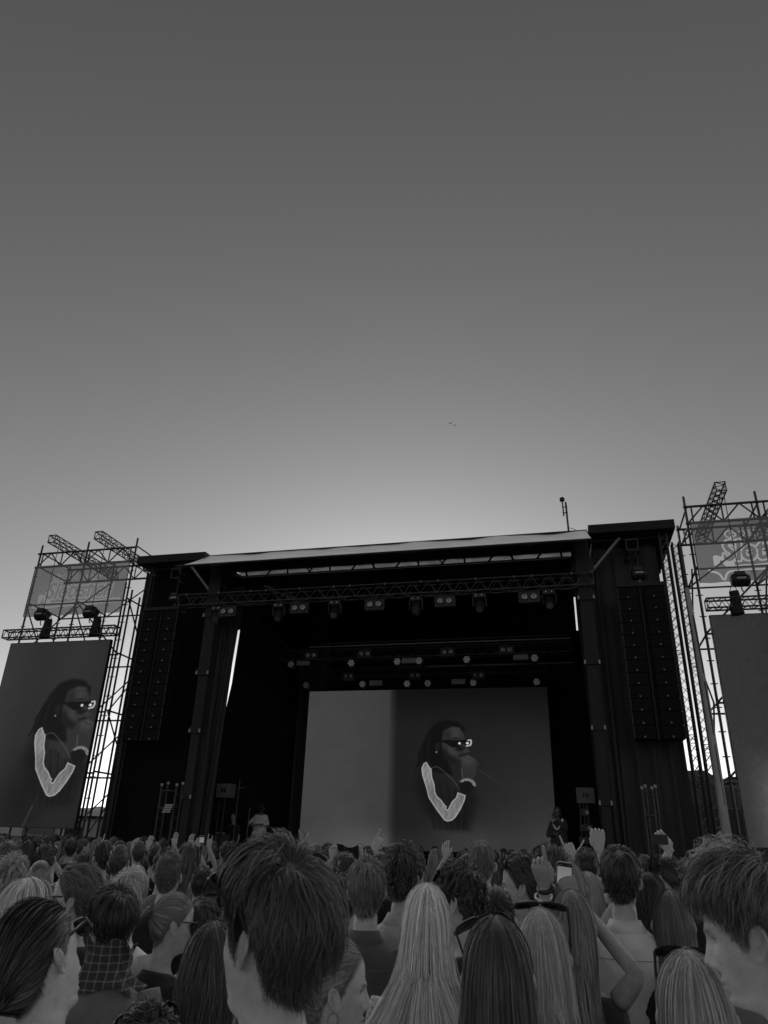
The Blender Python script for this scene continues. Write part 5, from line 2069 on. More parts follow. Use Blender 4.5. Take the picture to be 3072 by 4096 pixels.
# A: big central head, hair tousled, sunglasses pushed up
person('central_man', 1092, 3735, 1.25, yaw=46, pitch=2, style='mop', hair=.040, hair_n=20000, skin_t=.58, shirt='pale', group=NEAR, top=-.225, body_yaw=18,
       hair_kw=dict(L=.19, Lside=.075, Lnape=.05, thick=.034, side_f=.3, width=.0012, segs=13, gravity=.36, lift=.25, clump=.28, swirl=.6, wave=.013, tone_var=.30, fly=.06, nape=-.098, mess=.34, whorl=(-.02, -.05, .10), fringe=-.03, ears=-.03, trim_j=.012),
       label='tall man with tousled brown hair down to his collar, largest head in the middle foreground')
glasses('central_man', .080, .098, 26, 'sunglasses pushed up into the tousled hair of the big central man', w=.188)
# B: left edge
person('edge_woman', 165, 3835, 1.75, yaw=-50, pitch=-6, roll=-20, fem=1, style='tied', hair=.045, hair_n=9000, shirt='pale', group=NEAR, top=-.21,
       hair_kw=dict(L=.24, thick=.024, tone_var=.30, clump=.4, width=.0018, segs=12, tie=(-.01, -.135, -.07), lift=.45, wave=.006, fly=.05),
       label='woman at the left edge with brown hair swept back and sunglasses on her head')
glasses('edge_woman', .052, .108, 22, 'sunglasses resting on the brown hair of the woman at the left edge')
# AE: big right man
person('right_man', 3022, 3712, 1.40, yaw=80, pitch=12, roll=0, style='mop', hair=.075, hair_n=19000, shirt='white', group=NEAR, skin_t=.58, body_yaw=35,
       hair_kw=dict(L=.16, Lside=.045, Lnape=.045, thick=.034, side_f=.35, width=.0012, segs=13, gravity=.28, lift=.28, clump=.28, swirl=-.5, tone_var=.30, fly=.08, fringe=.004, ears=-.02, wave=.013, mess=.36, trim_j=.016),
       label='big light-haired man at the right edge looking down to the left')
# C: bowl cut
person('bowl_man', 443, 3690, 3.0, yaw=22, pitch=4, style='bowl', hair=.018, hair_n=6000, shirt='denim', group=NEAR, hair_kw=dict(L=.13, Lside=.06, Lnape=.012, thick=.030, side_f=.5, gravity=.35, width=.002, ears=.02),
       label='man with a dark bowl cut, checked shirt round his shoulders, grey jacket below')
# AF front right blonde with sunglasses
person('low_blonde', 2780, 4045, 1.75, yaw=6, fem=1, style='long', hair=.15, hair_n=6500, shirt='dots', group=NEAR,
       hair_kw=dict(flare=0.14, L=.5, width=.0021, tone_var=.30), label='woman with straight fair hair and sunglasses on top, low at the bottom right')
glasses('low_blonde', .120, .060, 58, 'dark sunglasses on the fair hair of the woman at the bottom right', roll=3, scale=1.12)
# Y dark long hair
person('dark_long', 1990, 3892, 1.85, yaw=2, fem=1, style='long', hair=.040, hair_n=7500, shirt='dark', group=NEAR,
       hair_kw=dict(flare=0.16, L=.55, width=.0021, tone_var=.30, thick=.026), label='woman with very long dark straight hair in the lower middle')
glasses('dark_long', .112, .062, 55, 'sunglasses on the left of the long dark hair in the lower middle', roll=-14, yaw=20, scale=1.15, dx=-.045)
# Z blonde with big square glasses
person('square_blonde', 2170, 3812, 2.35, yaw=-2, fem=1, style='long', hair=.19, hair_n=6000, shirt='pale', group=NEAR,
       hair_kw=dict(flare=0.14, L=.55, width=.0021, tone_var=.30, thick=.026), label='blonde woman with large square sunglasses on her head beside the dark hair')
glasses('square_blonde', .138, .03, 70, 'large square sunglasses standing up on the blonde woman beside the long dark hair', w=.19, lens_h=.055, thick=.0042)
# Q blonde
person('straight_blonde', 1705, 3695, 2.6, yaw=4, fem=1, style='long', hair=.30, hair_n=6500, shirt='dots', group=NEAR, skin_t=.55,
       hair_kw=dict(flare=0.30, L=.58, width=.0021, tone_var=.30, thick=.024), label='woman with very long straight blonde hair and a dotted pale top, centre foreground')
# AA
pe, pw = fr(2552, 3905, 2.75), fr(2335, 3640, 2.9)
person('pointing_woman', 2292, 3700, 2.95, yaw=3, fem=1, style='long', hair=.10, hair_n=5500, shirt='dark', group=NEAR, top=-.235, sleeve=0, skin_t=.36, body_yaw=-12,
       hair_kw=dict(flare=0.08, L=.5, width=.0021, tone_var=.30), arms=[
           dict(side=1, elbow_w=pe, wrist_w=fr(2300, 3590, 3.15), pose='grip', pn=(0, 1, 0), sleeve=0, d=fr(2265, 3520, 3.2) - fr(2300, 3590, 3.15)),
           dict(side=-1, elbow_w=fr(2190, 3880, 2.85), wrist_w=fr(2178, 3545, 2.95), pose='point', pn=(.25, 1, 0), sleeve=0, d=fr(2155, 3440, 2.95) - fr(2178, 3545, 2.95))],
       label='woman with long light brown hair pointing one finger up and holding a phone')
# J long dark hair left of the central man
person('left_dark_long', 842, 3880, 2.2, yaw=-8, fem=1, style='longwavy', hair=.03, hair_n=5500, shirt='pale', group=NEAR, hair_kw=dict(L=.55, width=.0021, tone_var=.30),
       label='woman with long dark hair partly hidden behind the left cheek of the big central man')
# AG smiling woman, right profile
person('smiling_woman', 1338, 3955, 2.1, yaw=-80, pitch=2, fem=1, style='tied', hair=.12, hair_n=6000, shirt='white', group=NEAR, skin_t=.60,
       hair_kw=dict(L=.22, thick=.020, width=.0016, tie=(0, -.13, -.03), segs=11, clump=.3, fly=.05), label='fair-haired woman smiling in right profile below the shoulder of the central man')
p = PEOPLE['smiling_woman']
c = p['M'].inverted() @ p['H'] @ Vector((.078, -.012, -.062))
mb = MB()
mb.tube([np.array(c) + .017 * np.array([.15 * math.cos(q), math.cos(q), math.sin(q)]) for q in np.linspace(0, 2 * math.pi, 18)], .0022, 6, cap=False)
link('hoop_earring', mesh_np('hoop_earring', mb.v, mb.f, True), M_plate, p['obj'])
# AH bottom left
person('low_dark', 570, 4285, 1.75, yaw=10, style='textured', hair=.022, hair_n=3000, shirt='dark', group=NEAR, hair_kw=dict(L=.08, Lside=.07, thick=.022),
       label='dark-haired head with sunglasses at the very bottom left of the picture')
glasses('low_dark', .105, .085, 40, 'black sunglasses on the dark head at the very bottom left', roll=-12, scale=1.15)

# ---- second rank
G2 = 'people standing in the middle of the crowd'
person('profile_man', 292, 3597, 3.3, yaw=74, pitch=2, style='swept', hair=.06, hair_n=2600, shirt='dark', group=G2, skin_t=.58, label='man in left profile wearing dark sunglasses, wavy hair swept back',
       hair_kw=dict(L=.14, thick=.026, wave=.008))
glasses('profile_man', .004, .110, 0, 'square dark sunglasses worn by the man in left profile', lens_h=.046)
person('blond_man', 512, 3590, 3.6, yaw=-28, style='swept', hair=.24, hair_n=2400, shirt='white', group=G2, label='man with smooth blond hair in a white shirt behind the bowl cut',
       hair_kw=dict(style='short', L=.12, Lside=.10, Lnape=.05, thick=.022, gravity=.3, lift=.3, clump=.5))
person('short_man', 675, 3500, 4.5, yaw=-16, style='crop', hair=.06, hair_n=3000, shirt='black', group=G2, label='man with short cropped hair, bare neck and black t-shirt left of the central man',
       hair_kw=dict(L=.05, Lside=.022, Lnape=.010, width=.003))
glasses('short_man', .004, .108, 0, 'eyeglasses worn by the short-cropped man in a black t-shirt', lens_m=None)
person('ponytail_woman', 692, 3692, 3.4, yaw=-76, pitch=6, fem=1, style='tied', hair=.115, hair_n=2400, shirt='dark', group=G2, label='woman with a blonde bun and sunglasses in right profile below the cropped man')
glasses('ponytail_woman', .004, .106, 0, 'sunglasses worn by the woman with the blonde bun')
person('number_man', 803, 3535, 6.0, yaw=-8, style='crop', hair=.015, hair_n=1600, shirt='white', group=G2, label='dark-haired man in a white shirt with a printed mark on its back')
person('sideburn_man', 806, 3712, 3.5, yaw=-38, style='crop', hair=.025, hair_n=2200, shirt='pale', group=G2, hair_kw=dict(L=.06, Lside=.04), label='dark-haired man with a bare ear beside the cheek of the big central man')
person('buzz_man', 152, 3515, 5.4, yaw=6, style='buzz', hair=.11, hair_n=1800, shirt='dark', group=G2, label='man with a shaved round head left of the profile man')
person('curly_left', 38, 3520, 4.5, yaw=0, style='curly', hair=.16, hair_n=2000, shirt='grey', group=G2, label='light curly head at the left frame edge beside the shaved head')
person('wavy_blonde', 95, 3655, 2.9, yaw=-30, fem=1, style='longwavy', hair=.24, hair_n=2600, shirt='pale', group=G2, hair_kw=dict(L=.30), label='woman with wavy blonde hair at the left edge below the shaved head')
person('jacket_man', 1465, 3560, 3.45, yaw=2, style='mop', hair=.075, hair_n=3600, shirt='jacket', group=G2, collar=True, label='man with shaggy hair and a dark grey jacket right of the central man',
       hair_kw=dict(L=.12, Lside=.09, Lnape=.085, thick=.026, wave=.008, curl=.004, curl_f=70))
person('curly_man', 1615, 3505, 3.7, yaw=-20, style='curly', hair=.035, hair_n=3400, shirt='pale', group=G2, collar=True, label='man with dark curly hair and a pale shirt behind the straight blonde hair')
glasses('curly_man', .004, .108, 0, 'sunglasses worn by the dark curly-haired man in the pale shirt')
person('cap_man', 1335, 3500, 7.0, yaw=5, style='buzz', hair=.10, hair_n=600, shirt='dark', group=G2, label='man in a pale backward cap near the person holding up black cloth')
person('ear_man', 1840, 3600, 2.9, yaw=62, pitch=5, style='curly', hair=.028, hair_n=3000, shirt='dark', group=G2, skin_t=.55, hair_kw=dict(L=.07, Lside=.04, Lnape=.04, thick=.02, curl=.006),
       label='man with dark curls, sunglasses on his head, turned left behind the blonde')
glasses('ear_man', .098, .085, 32, 'round sunglasses resting on the dark curls of the man turned left', w=.135, lens_h=.048)
person('neat_man', 1928, 3455, 4.6, yaw=0, style='crop', hair=.075, hair_n=2800, shirt='white', group=G2, collar=True, label='man with neat light brown hair and a white shirt, tallest in the middle row',
       hair_kw=dict(L=.07, Lside=.035, Lnape=.015, lift=.4, gravity=.25))
person('glasses_up_man', 2088, 3545, 3.45, yaw=80, pitch=3, style='swept', hair=.035, hair_n=2800, shirt='dark', group=G2, skin_t=.54, label='man in left profile with sunglasses pushed up, in front of the big quiff',
       hair_kw=dict(L=.08, Lside=.05, thick=.022, curl=.005))
glasses('glasses_up_man', .098, .080, 35, 'sunglasses pushed up on the man in left profile in front of the quiff')
person('quiff_man', 2205, 3515, 3.8, yaw=25, style='swept', hair=.05, hair_n=3000, shirt='dark', group=G2, label='head with a big dark wavy quiff right of the man in left profile',
       hair_kw=dict(style='side', L=.16, Lside=.10, Lnape=.07, thick=.045, lift=.8, wave=.008))
person('low_bun', 1985, 3690, 3.1, yaw=0, fem=1, style='tied', hair=.025, hair_n=2600, shirt='dark', group=G2, hair_kw=dict(tie=(0, -.11, .08), thick=.022, L=.15), label='dark smooth head just above the long dark hair in the lower middle')
person('polo_man', 2485, 3515, 3.35, yaw=-4, style='bowl', hair=.016, hair_n=3800, shirt='white', group=G2, collar=True, label='man with thick black hair and a white polo shirt right of the phone',
       hair_kw=dict(L=.11, Lside=.06, Lnape=.035, thick=.022))
person('laughing_man', 2655, 3500, 4.5, yaw=62, pitch=24, style='crop', hair=.03, hair_n=2400, shirt='black', group=G2, skin_t=.54, label='short-haired man laughing with his head bent down to the left')
person('frizzy_blond', 2930, 3600, 2.6, yaw=55, pitch=2, style='frizzy', hair=.30, hair_n=3600, shirt='grey', group=G2, label='person with bright frizzy blond curls behind the big man at the right edge',
       hair_kw=dict(L=.15, Lside=.13, Lnape=.11, thick=.055, side_f=.9))
person('brown_long', 2692, 3690, 3.2, yaw=0, fem=1, style='long', hair=.07, hair_n=4500, shirt='dark', group=G2, label='woman with straight brown hair between the polo shirt and the big right man')
person('shadow_long', 2600, 3590, 4.1, yaw=-5, fem=1, style='longwavy', hair=.02, hair_n=2200, shirt='black', group=G2, label='woman with long black hair right behind the white polo shirt')
person('phone_blonde', 2280, 3545, 4.1, yaw=0, fem=1, style='long', hair=.14, hair_n=2200, shirt='pale', group=G2, label='blonde woman just right of the raised phone')
person('clip_blonde', 2355, 3580, 4.4, yaw=0, fem=1, style='long', hair=.17, hair_n=2200, shirt='pale', group=G2, label='blonde woman left of the black-haired man in the polo shirt')
person('round_dark', 2347, 3470, 5.3, yaw=0, style='crop', hair=.02, hair_n=1600, shirt='dark', group=G2, label='round dark head left of the black-haired man in the polo shirt')
person('hidden_dark', 1384, 3590, 4.2, yaw=8, style='crop', hair=.02, hair_n=1600, shirt='dark', group=G2, label='dark head squeezed between the central man and the jacket man')

# checked shirt tied over the bowl-cut man's shoulders
p = PEOPLE['bowl_man']
he = p['he']
sv, sf = shirt_mesh(he, np.eye(3), [], 0, False, top=-.075, bottom=-.225, off=.038, seed=5)
sv = np.array(sv)
_a = np.arctan2(sv[:, 0], sv[:, 1])
_k = 1 + .05 * np.sin(_a * 4 + sv[:, 2] * 40) + .04 * np.sin(_a * 9 - sv[:, 2] * 70) + .10 * np.exp(-((sv[:, 2] - he + .20) / .03) ** 2)
sv[:, 0] *= _k
sv[:, 1] *= _k
sv[:, 2] += .014 * np.sin(_a * 5) + .01 * np.sin(_a * 2 + 1)
o = link('checked_shirt', mesh_np('checked_shirt', sv, sf, True), SHIRTS['check'], p['obj'])
mb = MB()
for x in (-.13, -.045, .055, .12):
    zz = np.linspace(-.34, -.8, 12)
    xx, yy = loft(zz, np.full(12, math.pi - math.asin(max(-1, min(1, x / .2)))), .036, 0)
    mb.tube([(xx[k], yy[k], zz[k] + he) for k in range(12)], .0035, 4)
link('seam', mesh_np('seam', mb.v, mb.f), cloth('pale_thread', .3), p['obj'])

# bun of the ponytail woman, cap, printed mark
p = PEOPLE['ponytail_woman']
rng = np.random.default_rng(4)
V, F, T = [], [], []
for k in range(160):
    a, b_ = rng.uniform(0, 6.3), rng.uniform(.4, 1)
    c = np.array([0, -.150, .030])
    pts = [c + .030 * b_ * np.array([math.cos(a + q) * .9, math.sin(a + q) * .8 - .1, math.sin(q * 1.3 + a)]) for q in np.linspace(0, 2.6, 9)]
    if k > 110:
        pts = [c + np.array([0, -.01, 0]) + np.array([rng.normal(0, .02), -.02 - .02 * rng.random(), -.09 * rng.random()]) * t for t in np.linspace(0, 1, 9)]
    v, f = tube_np(pts, .0022, 4)
    n0 = len(V)
    V += v
    F += [tuple(q + n0 for q in ff) for ff in f]
    T += [math.exp(rng.normal(0, .4))] * len(v)
piv = np.array([0, -.025, -.14])
V = (np.array(V) - piv) @ p['R'].T + piv + np.array([0, 0, p['he']])
link('hair_bun', mesh_np('hair_bun', V, F, False, T), hairmat(.22), p['obj'])


def cap(key, tone, backwards=True):
    p = PEOPLE[key]
    nph, nz = 40, 12
    V, F = [], []
    for i in range(nz):
        t = i / (nz - 1)
        el = math.radians(12) + (math.pi / 2 - math.radians(12)) * t
        for q in range(nph):
            a = 2 * math.pi * q / nph
            s = 1.13 + .01 * math.cos(6 * a) * (t < .9)
            V.append(ELL_C + np.array([math.cos(el) * math.sin(a), math.cos(el) * math.cos(a), math.sin(el)]) * ELL_A * s)
    F = [(i * nph + j, i * nph + (j + 1) % nph, (i + 1) * nph + (j + 1) % nph, (i + 1) * nph + j) for i in range(nz - 1) for j in range(nph)]
    sg = -1 if backwards else 1
    n0 = len(V)
    for i in range(5):
        for j in range(11):
            a = math.radians(-55 + 11 * j)
            r = .105 + .065 * i / 4 * math.cos(a * .9)
            V.append(np.array([math.sin(a) * (.085 + .006 * i), sg * (math.cos(a) * r + .002), .034 - .012 * (i / 4) ** 2 - .012 * math.sin(a) ** 2]))
    F += [(n0 + i * 11 + j, n0 + i * 11 + j + 1, n0 + (i + 1) * 11 + j + 1, n0 + (i + 1) * 11 + j) for i in range(4) for j in range(10)]
    piv = np.array([0, -.025, -.14])
    V = (np.array(V) - piv) @ p['R'].T + piv + np.array([0, 0, p['he']])
    link('cap', mesh_np('cap', V, F, True), cloth('cap_cotton_%d' % int(tone * 100), tone), p['obj'])


cap('cap_man', .22)
p = PEOPLE['number_man']
mb = MB()
for q in ((-.035, -.33, .035, -.315), (.012, -.40, .03, -.33)):
    mb.box((q[0], -.150, q[1] + p['he']), (q[2], -.144, q[3] + p['he']))
link('print', mesh_np('print', mb.v, mb.f), SHIRTS['black'], p['obj'])

# things held and worn
def phone(px, py, depth, tilt, label, w=.074, h=.152, lit=True, yaw=0):
    c = fr(px, py, depth)
    az = math.atan2(-c[0], c[1]) + math.radians(yaw)
    G = Matrix.Translation(Vector(c)) @ Matrix.Rotation(az, 4, 'Z') @ Matrix.Rotation(math.radians(tilt), 4, 'Y') @ Matrix.Rotation(math.radians(12), 4, 'X')
    t = thing('phone', label, 'phone', tuple(c), 'phones held up by the crowd')
    W = lambda p: np.array(G @ Vector(p))

    def rr(w_, h_, r, y, n=5):
        P = []
        for cx, cz, a0 in ((w_ / 2 - r, h_ / 2 - r, 0), (-w_ / 2 + r, h_ / 2 - r, 90), (-w_ / 2 + r, -h_ / 2 + r, 180), (w_ / 2 - r, -h_ / 2 + r, 270)):
            for k in range(n):
                a = math.radians(a0 + 90 * k / (n - 1))
                P.append(W((cx + r * math.cos(a), y, cz + r * math.sin(a))))
        return P
    nv = np.array(G.to_3x3() @ Vector((0, 1, 0)))
    mb = MB()
    mb.prism(rr(w, h, .012, 0), nv * .009)
    mb.build('case', mat('pale_phone_case', .30, .4), t)
    mb = MB()
    mb.prism(rr(w - .007, h - .007, .010, -.0006), nv * -.0004)
    mb.build('glass', M_blackmetal, t)
    # live picture: bright sky over a dark stage
    V, F, T = [], [], []
    nx, nz = 8, 40
    for j in range(nz):
        for i in range(nx):
            s, q = i / (nx - 1), j / (nz - 1)
            V.append(W(((s - .5) * (w - .012), -.0018, (q - .5) * (h - .030) - .004)))
            T.append((.40 + .12 * (1 - q)) if q > .42 else (.06 if q > .36 else .16))
    F = [(j * nx + i, j * nx + i + 1, (j + 1) * nx + i + 1, (j + 1) * nx + i) for j in range(nz - 1) for i in range(nx - 1)]
    mb = MB()
    mb.add(V, F)
    mb.t = T
    mb.build('display', M_led, t, attr=True)
    mb = MB()
    for q in (-.024, -.019, -.014, .018, .024):
        mb.box((-1, -1, -1), (-1, -1, -1)) if False else None
        mb.prism([W((q - .0016, -.0019, h / 2 - .0125)), W((q + .0016, -.0019, h / 2 - .0125)), W((q + .0016, -.0019, h / 2 - .0095)), W((q - .0016, -.0019, h / 2 - .0095))], nv * -.0003)
    mb.build('status_icon', M_plate, t)
    return t


phone(2257, 3522, 3.2, 6, 'phone with a lit picture of the sky held up in the crowd at the right')
# bracelets on the pointing hand
b = PEOPLE['pointing_woman']
for px, py, r, m, nm in ((2183, 3552, .034, M_gframe, 'dark'), (2174, 3585, .034, SHIRTS['white'], 'pale')):
    c = fr(px, py, 2.95)
    a = fr(2155, 3440, 2.95) - c
    a /= np.linalg.norm(a)
    u = np.cross(a, [0, 1, 0])
    u /= np.linalg.norm(u)
    v = np.cross(a, u)
    mb = MB()
    ring = [c + r * (u * math.cos(q) + v * math.sin(q)) for q in np.linspace(0, 2 * math.pi, 22)]
    mb.tube(ring, [(.006, .009)] * 22 if nm == 'dark' else [(.004, .006)] * 22, 6, cap=False)
    V = np.array([b['to_local'](q) for q in mb.v])
    link('bracelet', mesh_np('bracelet', V, mb.f, True), m, b['obj'])

# ------------------------------------------------------------------ raised hands further off
def raised(key, hx, hy, depth, side, pose, label, lean=0, pn=(0, 1, 0), hd=(0, 0, 1), head_dx=0.0, head_dz=-.30, style='crop', hair=.03, shirt='dark', sleeve=.5, d=None, fem=0.0, second=None, skin_t=.58, pitch=0):
    w_ = fr(hx, hy, depth)
    az = math.atan2(-w_[0], w_[1])
    right = np.array([math.cos(az), math.sin(az), 0])
    eye = w_ - right * (side * .22 + head_dx) + np.array([0, 0, head_dz])
    eye[2] = min(eye[2], 1.72)
    eye[2] = max(eye[2], 1.42)
    px, py = proj(eye)
    dep = float((eye - np.array([0, 0, EYE])) @ CF)
    arms = [dict(side=side, wrist_w=w_ - np.array(hd) * .06, pose=pose, pn=pn, sleeve=sleeve, d=hd)]
    if second is not None:
        w2 = fr(second[0], second[1], depth)
        arms.append(dict(side=-side, wrist_w=w2 - np.array(hd) * .06, pose=second[2], pn=pn, sleeve=sleeve, d=hd))
    person(key, px, py, dep, yaw=0, pitch=pitch, style=style, hair=hair, hair_n=900, shirt=shirt, arms=arms, label=label, group='people with raised hands in the far crowd', low=True, fem=fem, skin_t=skin_t * .85)


raised('finger_left', 413, 3378, 9.5, 1, 'point2', 'person raising one finger in front of the left stage wing', sleeve=.9)
raised('fist_left', 207, 3405, 7.4, 1, 'fist', 'person with a raised fist left of the profile man', sleeve=.5, head_dz=-.18)
raised('two_hands', 598, 3376, 9.5, 1, 'relaxed', 'person holding up one bare hand just left of the cropped man', sleeve=.3)
raised('wrist_band', 535, 3385, 9.5, -1, 'relaxed', 'person raising a wrist with a pale band before the left wing', sleeve=.2)
raised('far_hand', 700, 3366, 10.5, 1, 'open', 'person with a small raised hand above the cropped man', sleeve=.4)
raised('phone_hands', 792, 3376, 10, 1, 'grip', 'person with both hands lifted around a phone left of the central man', sleeve=.4, second=(762, 3374, 'open'))
raised('open_hand', 838, 3372, 10.5, 1, 'horns', 'person raising spread fingers beside the hair of the central man', sleeve=.4)
raised('pointer', 1512, 3372, 6.8, 1, 'point', 'person pointing diagonally up in front of the big screen', sleeve=.3, hd=(.35, .2, .9), head_dx=.12, head_dz=-.22)
raised('waver', 1782, 3405, 7.4, -1, 'relaxed', 'person lifting a bent hand under the collar on the big screen', sleeve=.3)
raised('cloth_holder', 1330, 3412, 7.5, -1, 'grip', 'person holding a black cloth overhead with both hands', sleeve=.2, second=(1437, 3412, 'grip'), head_dx=.05, head_dz=-.27)
raised('watch_hand', 2280, 3400, 5.6, 1, 'point', 'person pointing up with a watch on the wrist near the singer', sleeve=.6, hd=(-.35, .1, .9), head_dx=-.02, head_dz=-.22)
raised('small_point', 2325, 3415, 6.6, 1, 'point', 'person pointing up right below the singer on stage', hd=(.5, .2, .8), sleeve=.5, head_dz=-.2)
raised('pale_fist', 2392, 3352, 4.3, 1, 'fist', 'person raising a pale clenched fist beside the man in the white polo shirt', sleeve=.3, skin_t=.55, head_dz=-.32, head_dx=.02)
raised('camera_hand', 2655, 3368, 5.0, -1, 'grip', 'person holding up a small camera before the right wing curtain', sleeve=.3, hd=(-.5, .1, .85), head_dz=-.25, head_dx=-.05)
c = fr(2640, 3358, 5.0)
tt = thing('camera', 'small dark camera held up in front of the right wing curtain', 'camera', tuple(c))
MB().box(c - (.05, .015, .032), c + (.05, .015, .032)).build('body', M_blackmetal, tt)
MB().disc(c + (0, .016, 0), (0, 1, 0), .024, .02, 12).build('lens', M_glens, tt)
# black cloth between two hands
ca, cb = fr(1345, 3375, 7.45), fr(1432, 3380, 7.45)
V, F = [], []
for j in range(12):
    for i in range(12):
        s, q = i / 11, j / 11
        p_ = ca * (1 - s) + cb * s + np.array([.02 * math.sin(q * 3), .03 * math.sin(s * 9 + q * 2) + .03 * math.sin(q * 4), -.30 * q + .01 * math.sin(s * 7) - .02 * math.sin(s * 3.1) * (1 - q)])
        p_ += (cb - ca) * (.5 - s) * .25 * q
        V.append(p_)
for j in range(11):
    for i in range(11):
        a = j * 12 + i
        F.append((a, a + 1, a + 13, a + 12))
mb = MB()
mb.add(V, F)
tag(mb.build('black_cloth', SHIRTS['black'], smooth=True), 'black cloth held overhead in front of the big screen', 'cloth')
phone(806, 3366, 10.0, 0, 'dark phone lifted between hands left of the central man')

# ------------------------------------------------------------------ performers on stage
person('singer', 0, 0, 0, feet=(-.47, 21.2), eye=1.66, ground_z=1.05, yaw=165, body_yaw=165, pitch=-2, style='longwavy', hair=.012, hair_n=1500, shirt='dark', skin_t=.13, group=None,
       hair_kw=dict(L=.30, thick=.03, width=.008, segs=12, clump=.85), low=False, bulk=1.12, off=.03,
       arms=[dict(side=-1, wrist=(.04, .22, -.14), elbow=(-.24, .16, -.42), pose='fist', pn=(0, -1, 0), sleeve=1.8, d=(-.02, -.3, .9)),
             dict(side=1, wrist=(.02, .24, -.55), elbow=(.30, .02, -.58), pose='relaxed', pn=(0, -1, 0), sleeve=1.9)],
       label='singer in sunglasses and a dark sweater with a pale collar, microphone at the mouth', legs_m=M_trousers)
PEOPLE['singer']['obj'].pop('group', None)
p = PEOPLE['singer']
he = p['he']
mb = MB()
ln = [(-.11, -.05, -.165), (-.12, .03, -.22), (-.10, .085, -.30), (-.04, .125, -.40), (0, .135, -.44), (.04, .125, -.40), (.10, .085, -.30), (.12, .03, -.22), (.11, -.05, -.165)]
for q in range(len(ln) - 1):
    mb.tube([np.array(ln[q]) + (0, 0, he), np.array(ln[q + 1]) + (0, 0, he)], [(.035, .02), (.035, .02)], 6)
link('collar', mesh_np('collar', mb.v, mb.f, True), SHIRTS['white'], p['obj'])
glasses('singer', .004, .112, 0, 'dark sunglasses worn by the singer on stage', lens_h=.036)
mc = np.array(p['M'] @ Vector((.03, .20, he - .085)))
mh = np.array(p['M'] @ Vector((.05, .235, he - .17)))
tt = thing('microphone', 'handheld microphone at the mouth of the singer', 'microphone', tuple(mh))
MB().tube([mh - (mc - mh) * .6, mh, mc], [.012, .015, .019], 8).build('handle', M_blackmetal, tt)
MB().tube([mc, mc + (mc - mh) * .25, mc + (mc - mh) * .5], [.02, .028, .012], 10).build('head', M_steel, tt)

person('dj', 0, 0, 0, feet=tuple(at_Y(1040, 3300, 23.5)[:2]), eye=1.74, ground_z=1.05, yaw=176, body_yaw=170, pitch=38, style='crop', hair=.012, hair_n=900, shirt='pale', skin_t=.14, bulk=1.15, off=.03,
       arms=[dict(side=-1, wrist=(-.10, .36, -.52), elbow=(-.32, .10, -.50), pose='relaxed', pn=(0, 0, -1), sleeve=1.5),
             dict(side=1, wrist=(.14, .36, -.52), elbow=(.34, .10, -.50), pose='relaxed', pn=(0, 0, -1), sleeve=1.5)], label='man in a pale jersey and dark cap bent forward on the left stage side')
PEOPLE['dj']['obj'].pop('group', None)
cap('dj', .02, False)
person('crew', 0, 0, 0, feet=tuple(at_Y(930, 3310, 23.0)[:2]), eye=1.42, ground_z=1.05, yaw=140, body_yaw=160, pitch=4, style='crop', hair=.015, hair_n=900, shirt='black', skin_t=.26,
       label='dark-haired man in a black t-shirt sitting low at the left of the stage')
PEOPLE['crew']['obj'].pop('group', None)
# flight case table with gear beside them
x0, y0 = at_Y(830, 3390, 22.6)[:2]
tt = thing('flight_case', 'grey flight case with gear on top at the left of the stage', 'flight case', (x0, 22.6, 1.05))
MB().box((x0 - .55, 22.4, 1.06), (x0 + .55, 22.9, 1.95)).build('body', mat('grey_laminate', .10, .5), tt)
for z in (1.06, 1.5, 1.93):
    MB().box((x0 - .56, 22.385, z), (x0 + .56, 22.398, z + .03)).build('edge_strip', M_alu, tt)
for q in (-.3, .3):
    MB().box((x0 + q - .09, 22.38, 1.6), (x0 + q + .09, 22.397, 1.72)).build('latch', M_blackmetal, tt)
MB().box((x0 - .4, 22.45, 1.965), (x0 + .45, 22.8, 2.0)).build('tray', M_plate, tt)
MB().box((x0 + .1, 22.5, 2.005), (x0 + .45, 22.7, 2.2)).build('console', M_post, tt)
# thin stands on stage
for k, (px, y0_, y1_) in enumerate(((880, 3190, 3390), (960, 3120, 3300), (1000, 3230, 3380))):
    a = at_Y(px, y0_, 22.4)
    t_ = MB()
    t_.tube([a, (a[0] - .02, 22.4, 1.06)], .014, 6)
    t_.tube([(a[0] - .25, 22.4, 1.07), (a[0] + .25, 22.4, 1.07)], .012, 4)
    if k == 1:
        t_.tube([a + (-.12, 0, -.25), a + (.2, 0, -.22)], .01, 4)
    tag(t_.build('microphone_stand', M_steel), ('left', 'tall middle', 'right')[k] + ' thin stand beside the seated man on stage', 'stand', 'stands at the left of the stage')
# bottles and a crate by the singer
for k in range(2):
    bx = at_Y(2325 + 22 * k, 3370, 21.8)
    mb = MB()
    mb.tube([(bx[0], 21.8, 1.06), (bx[0], 21.8, 1.26), (bx[0], 21.8, 1.31), (bx[0], 21.8, 1.36)], [.04, .04, .016, .016], 10)
    tag(mb.build('bottle', mat('clear_bottle', .25, .2)), ('left', 'right')[k] + ' water bottle on the stage floor right of the singer', 'bottle', 'bottles by the singer')
tt = thing('equipment_rack', 'dark stack of lamps and cables on a stand right of the singer', 'rack', (.25, 21.0, 1.05))
for k in range(3):
    bar('leg', (.1 + .12 * k, 21.0, 1.06), (.12 + .1 * k, 21.05, 2.9), .016, M_darksteel, tt)
for z, w_ in ((2.62, .1), (2.25, .16), (1.95, .2), (1.7, .12)):
    MB().box((.24 - w_, 20.92, z), (.24 + w_, 21.08, z + .16)).build('lamp_box', M_blackmetal, tt)
    MB().disc((.24 + w_ * .5, 20.918, z + .08), (0, -1, 0), .05, .012, 10).build('lens', M_steel, tt)

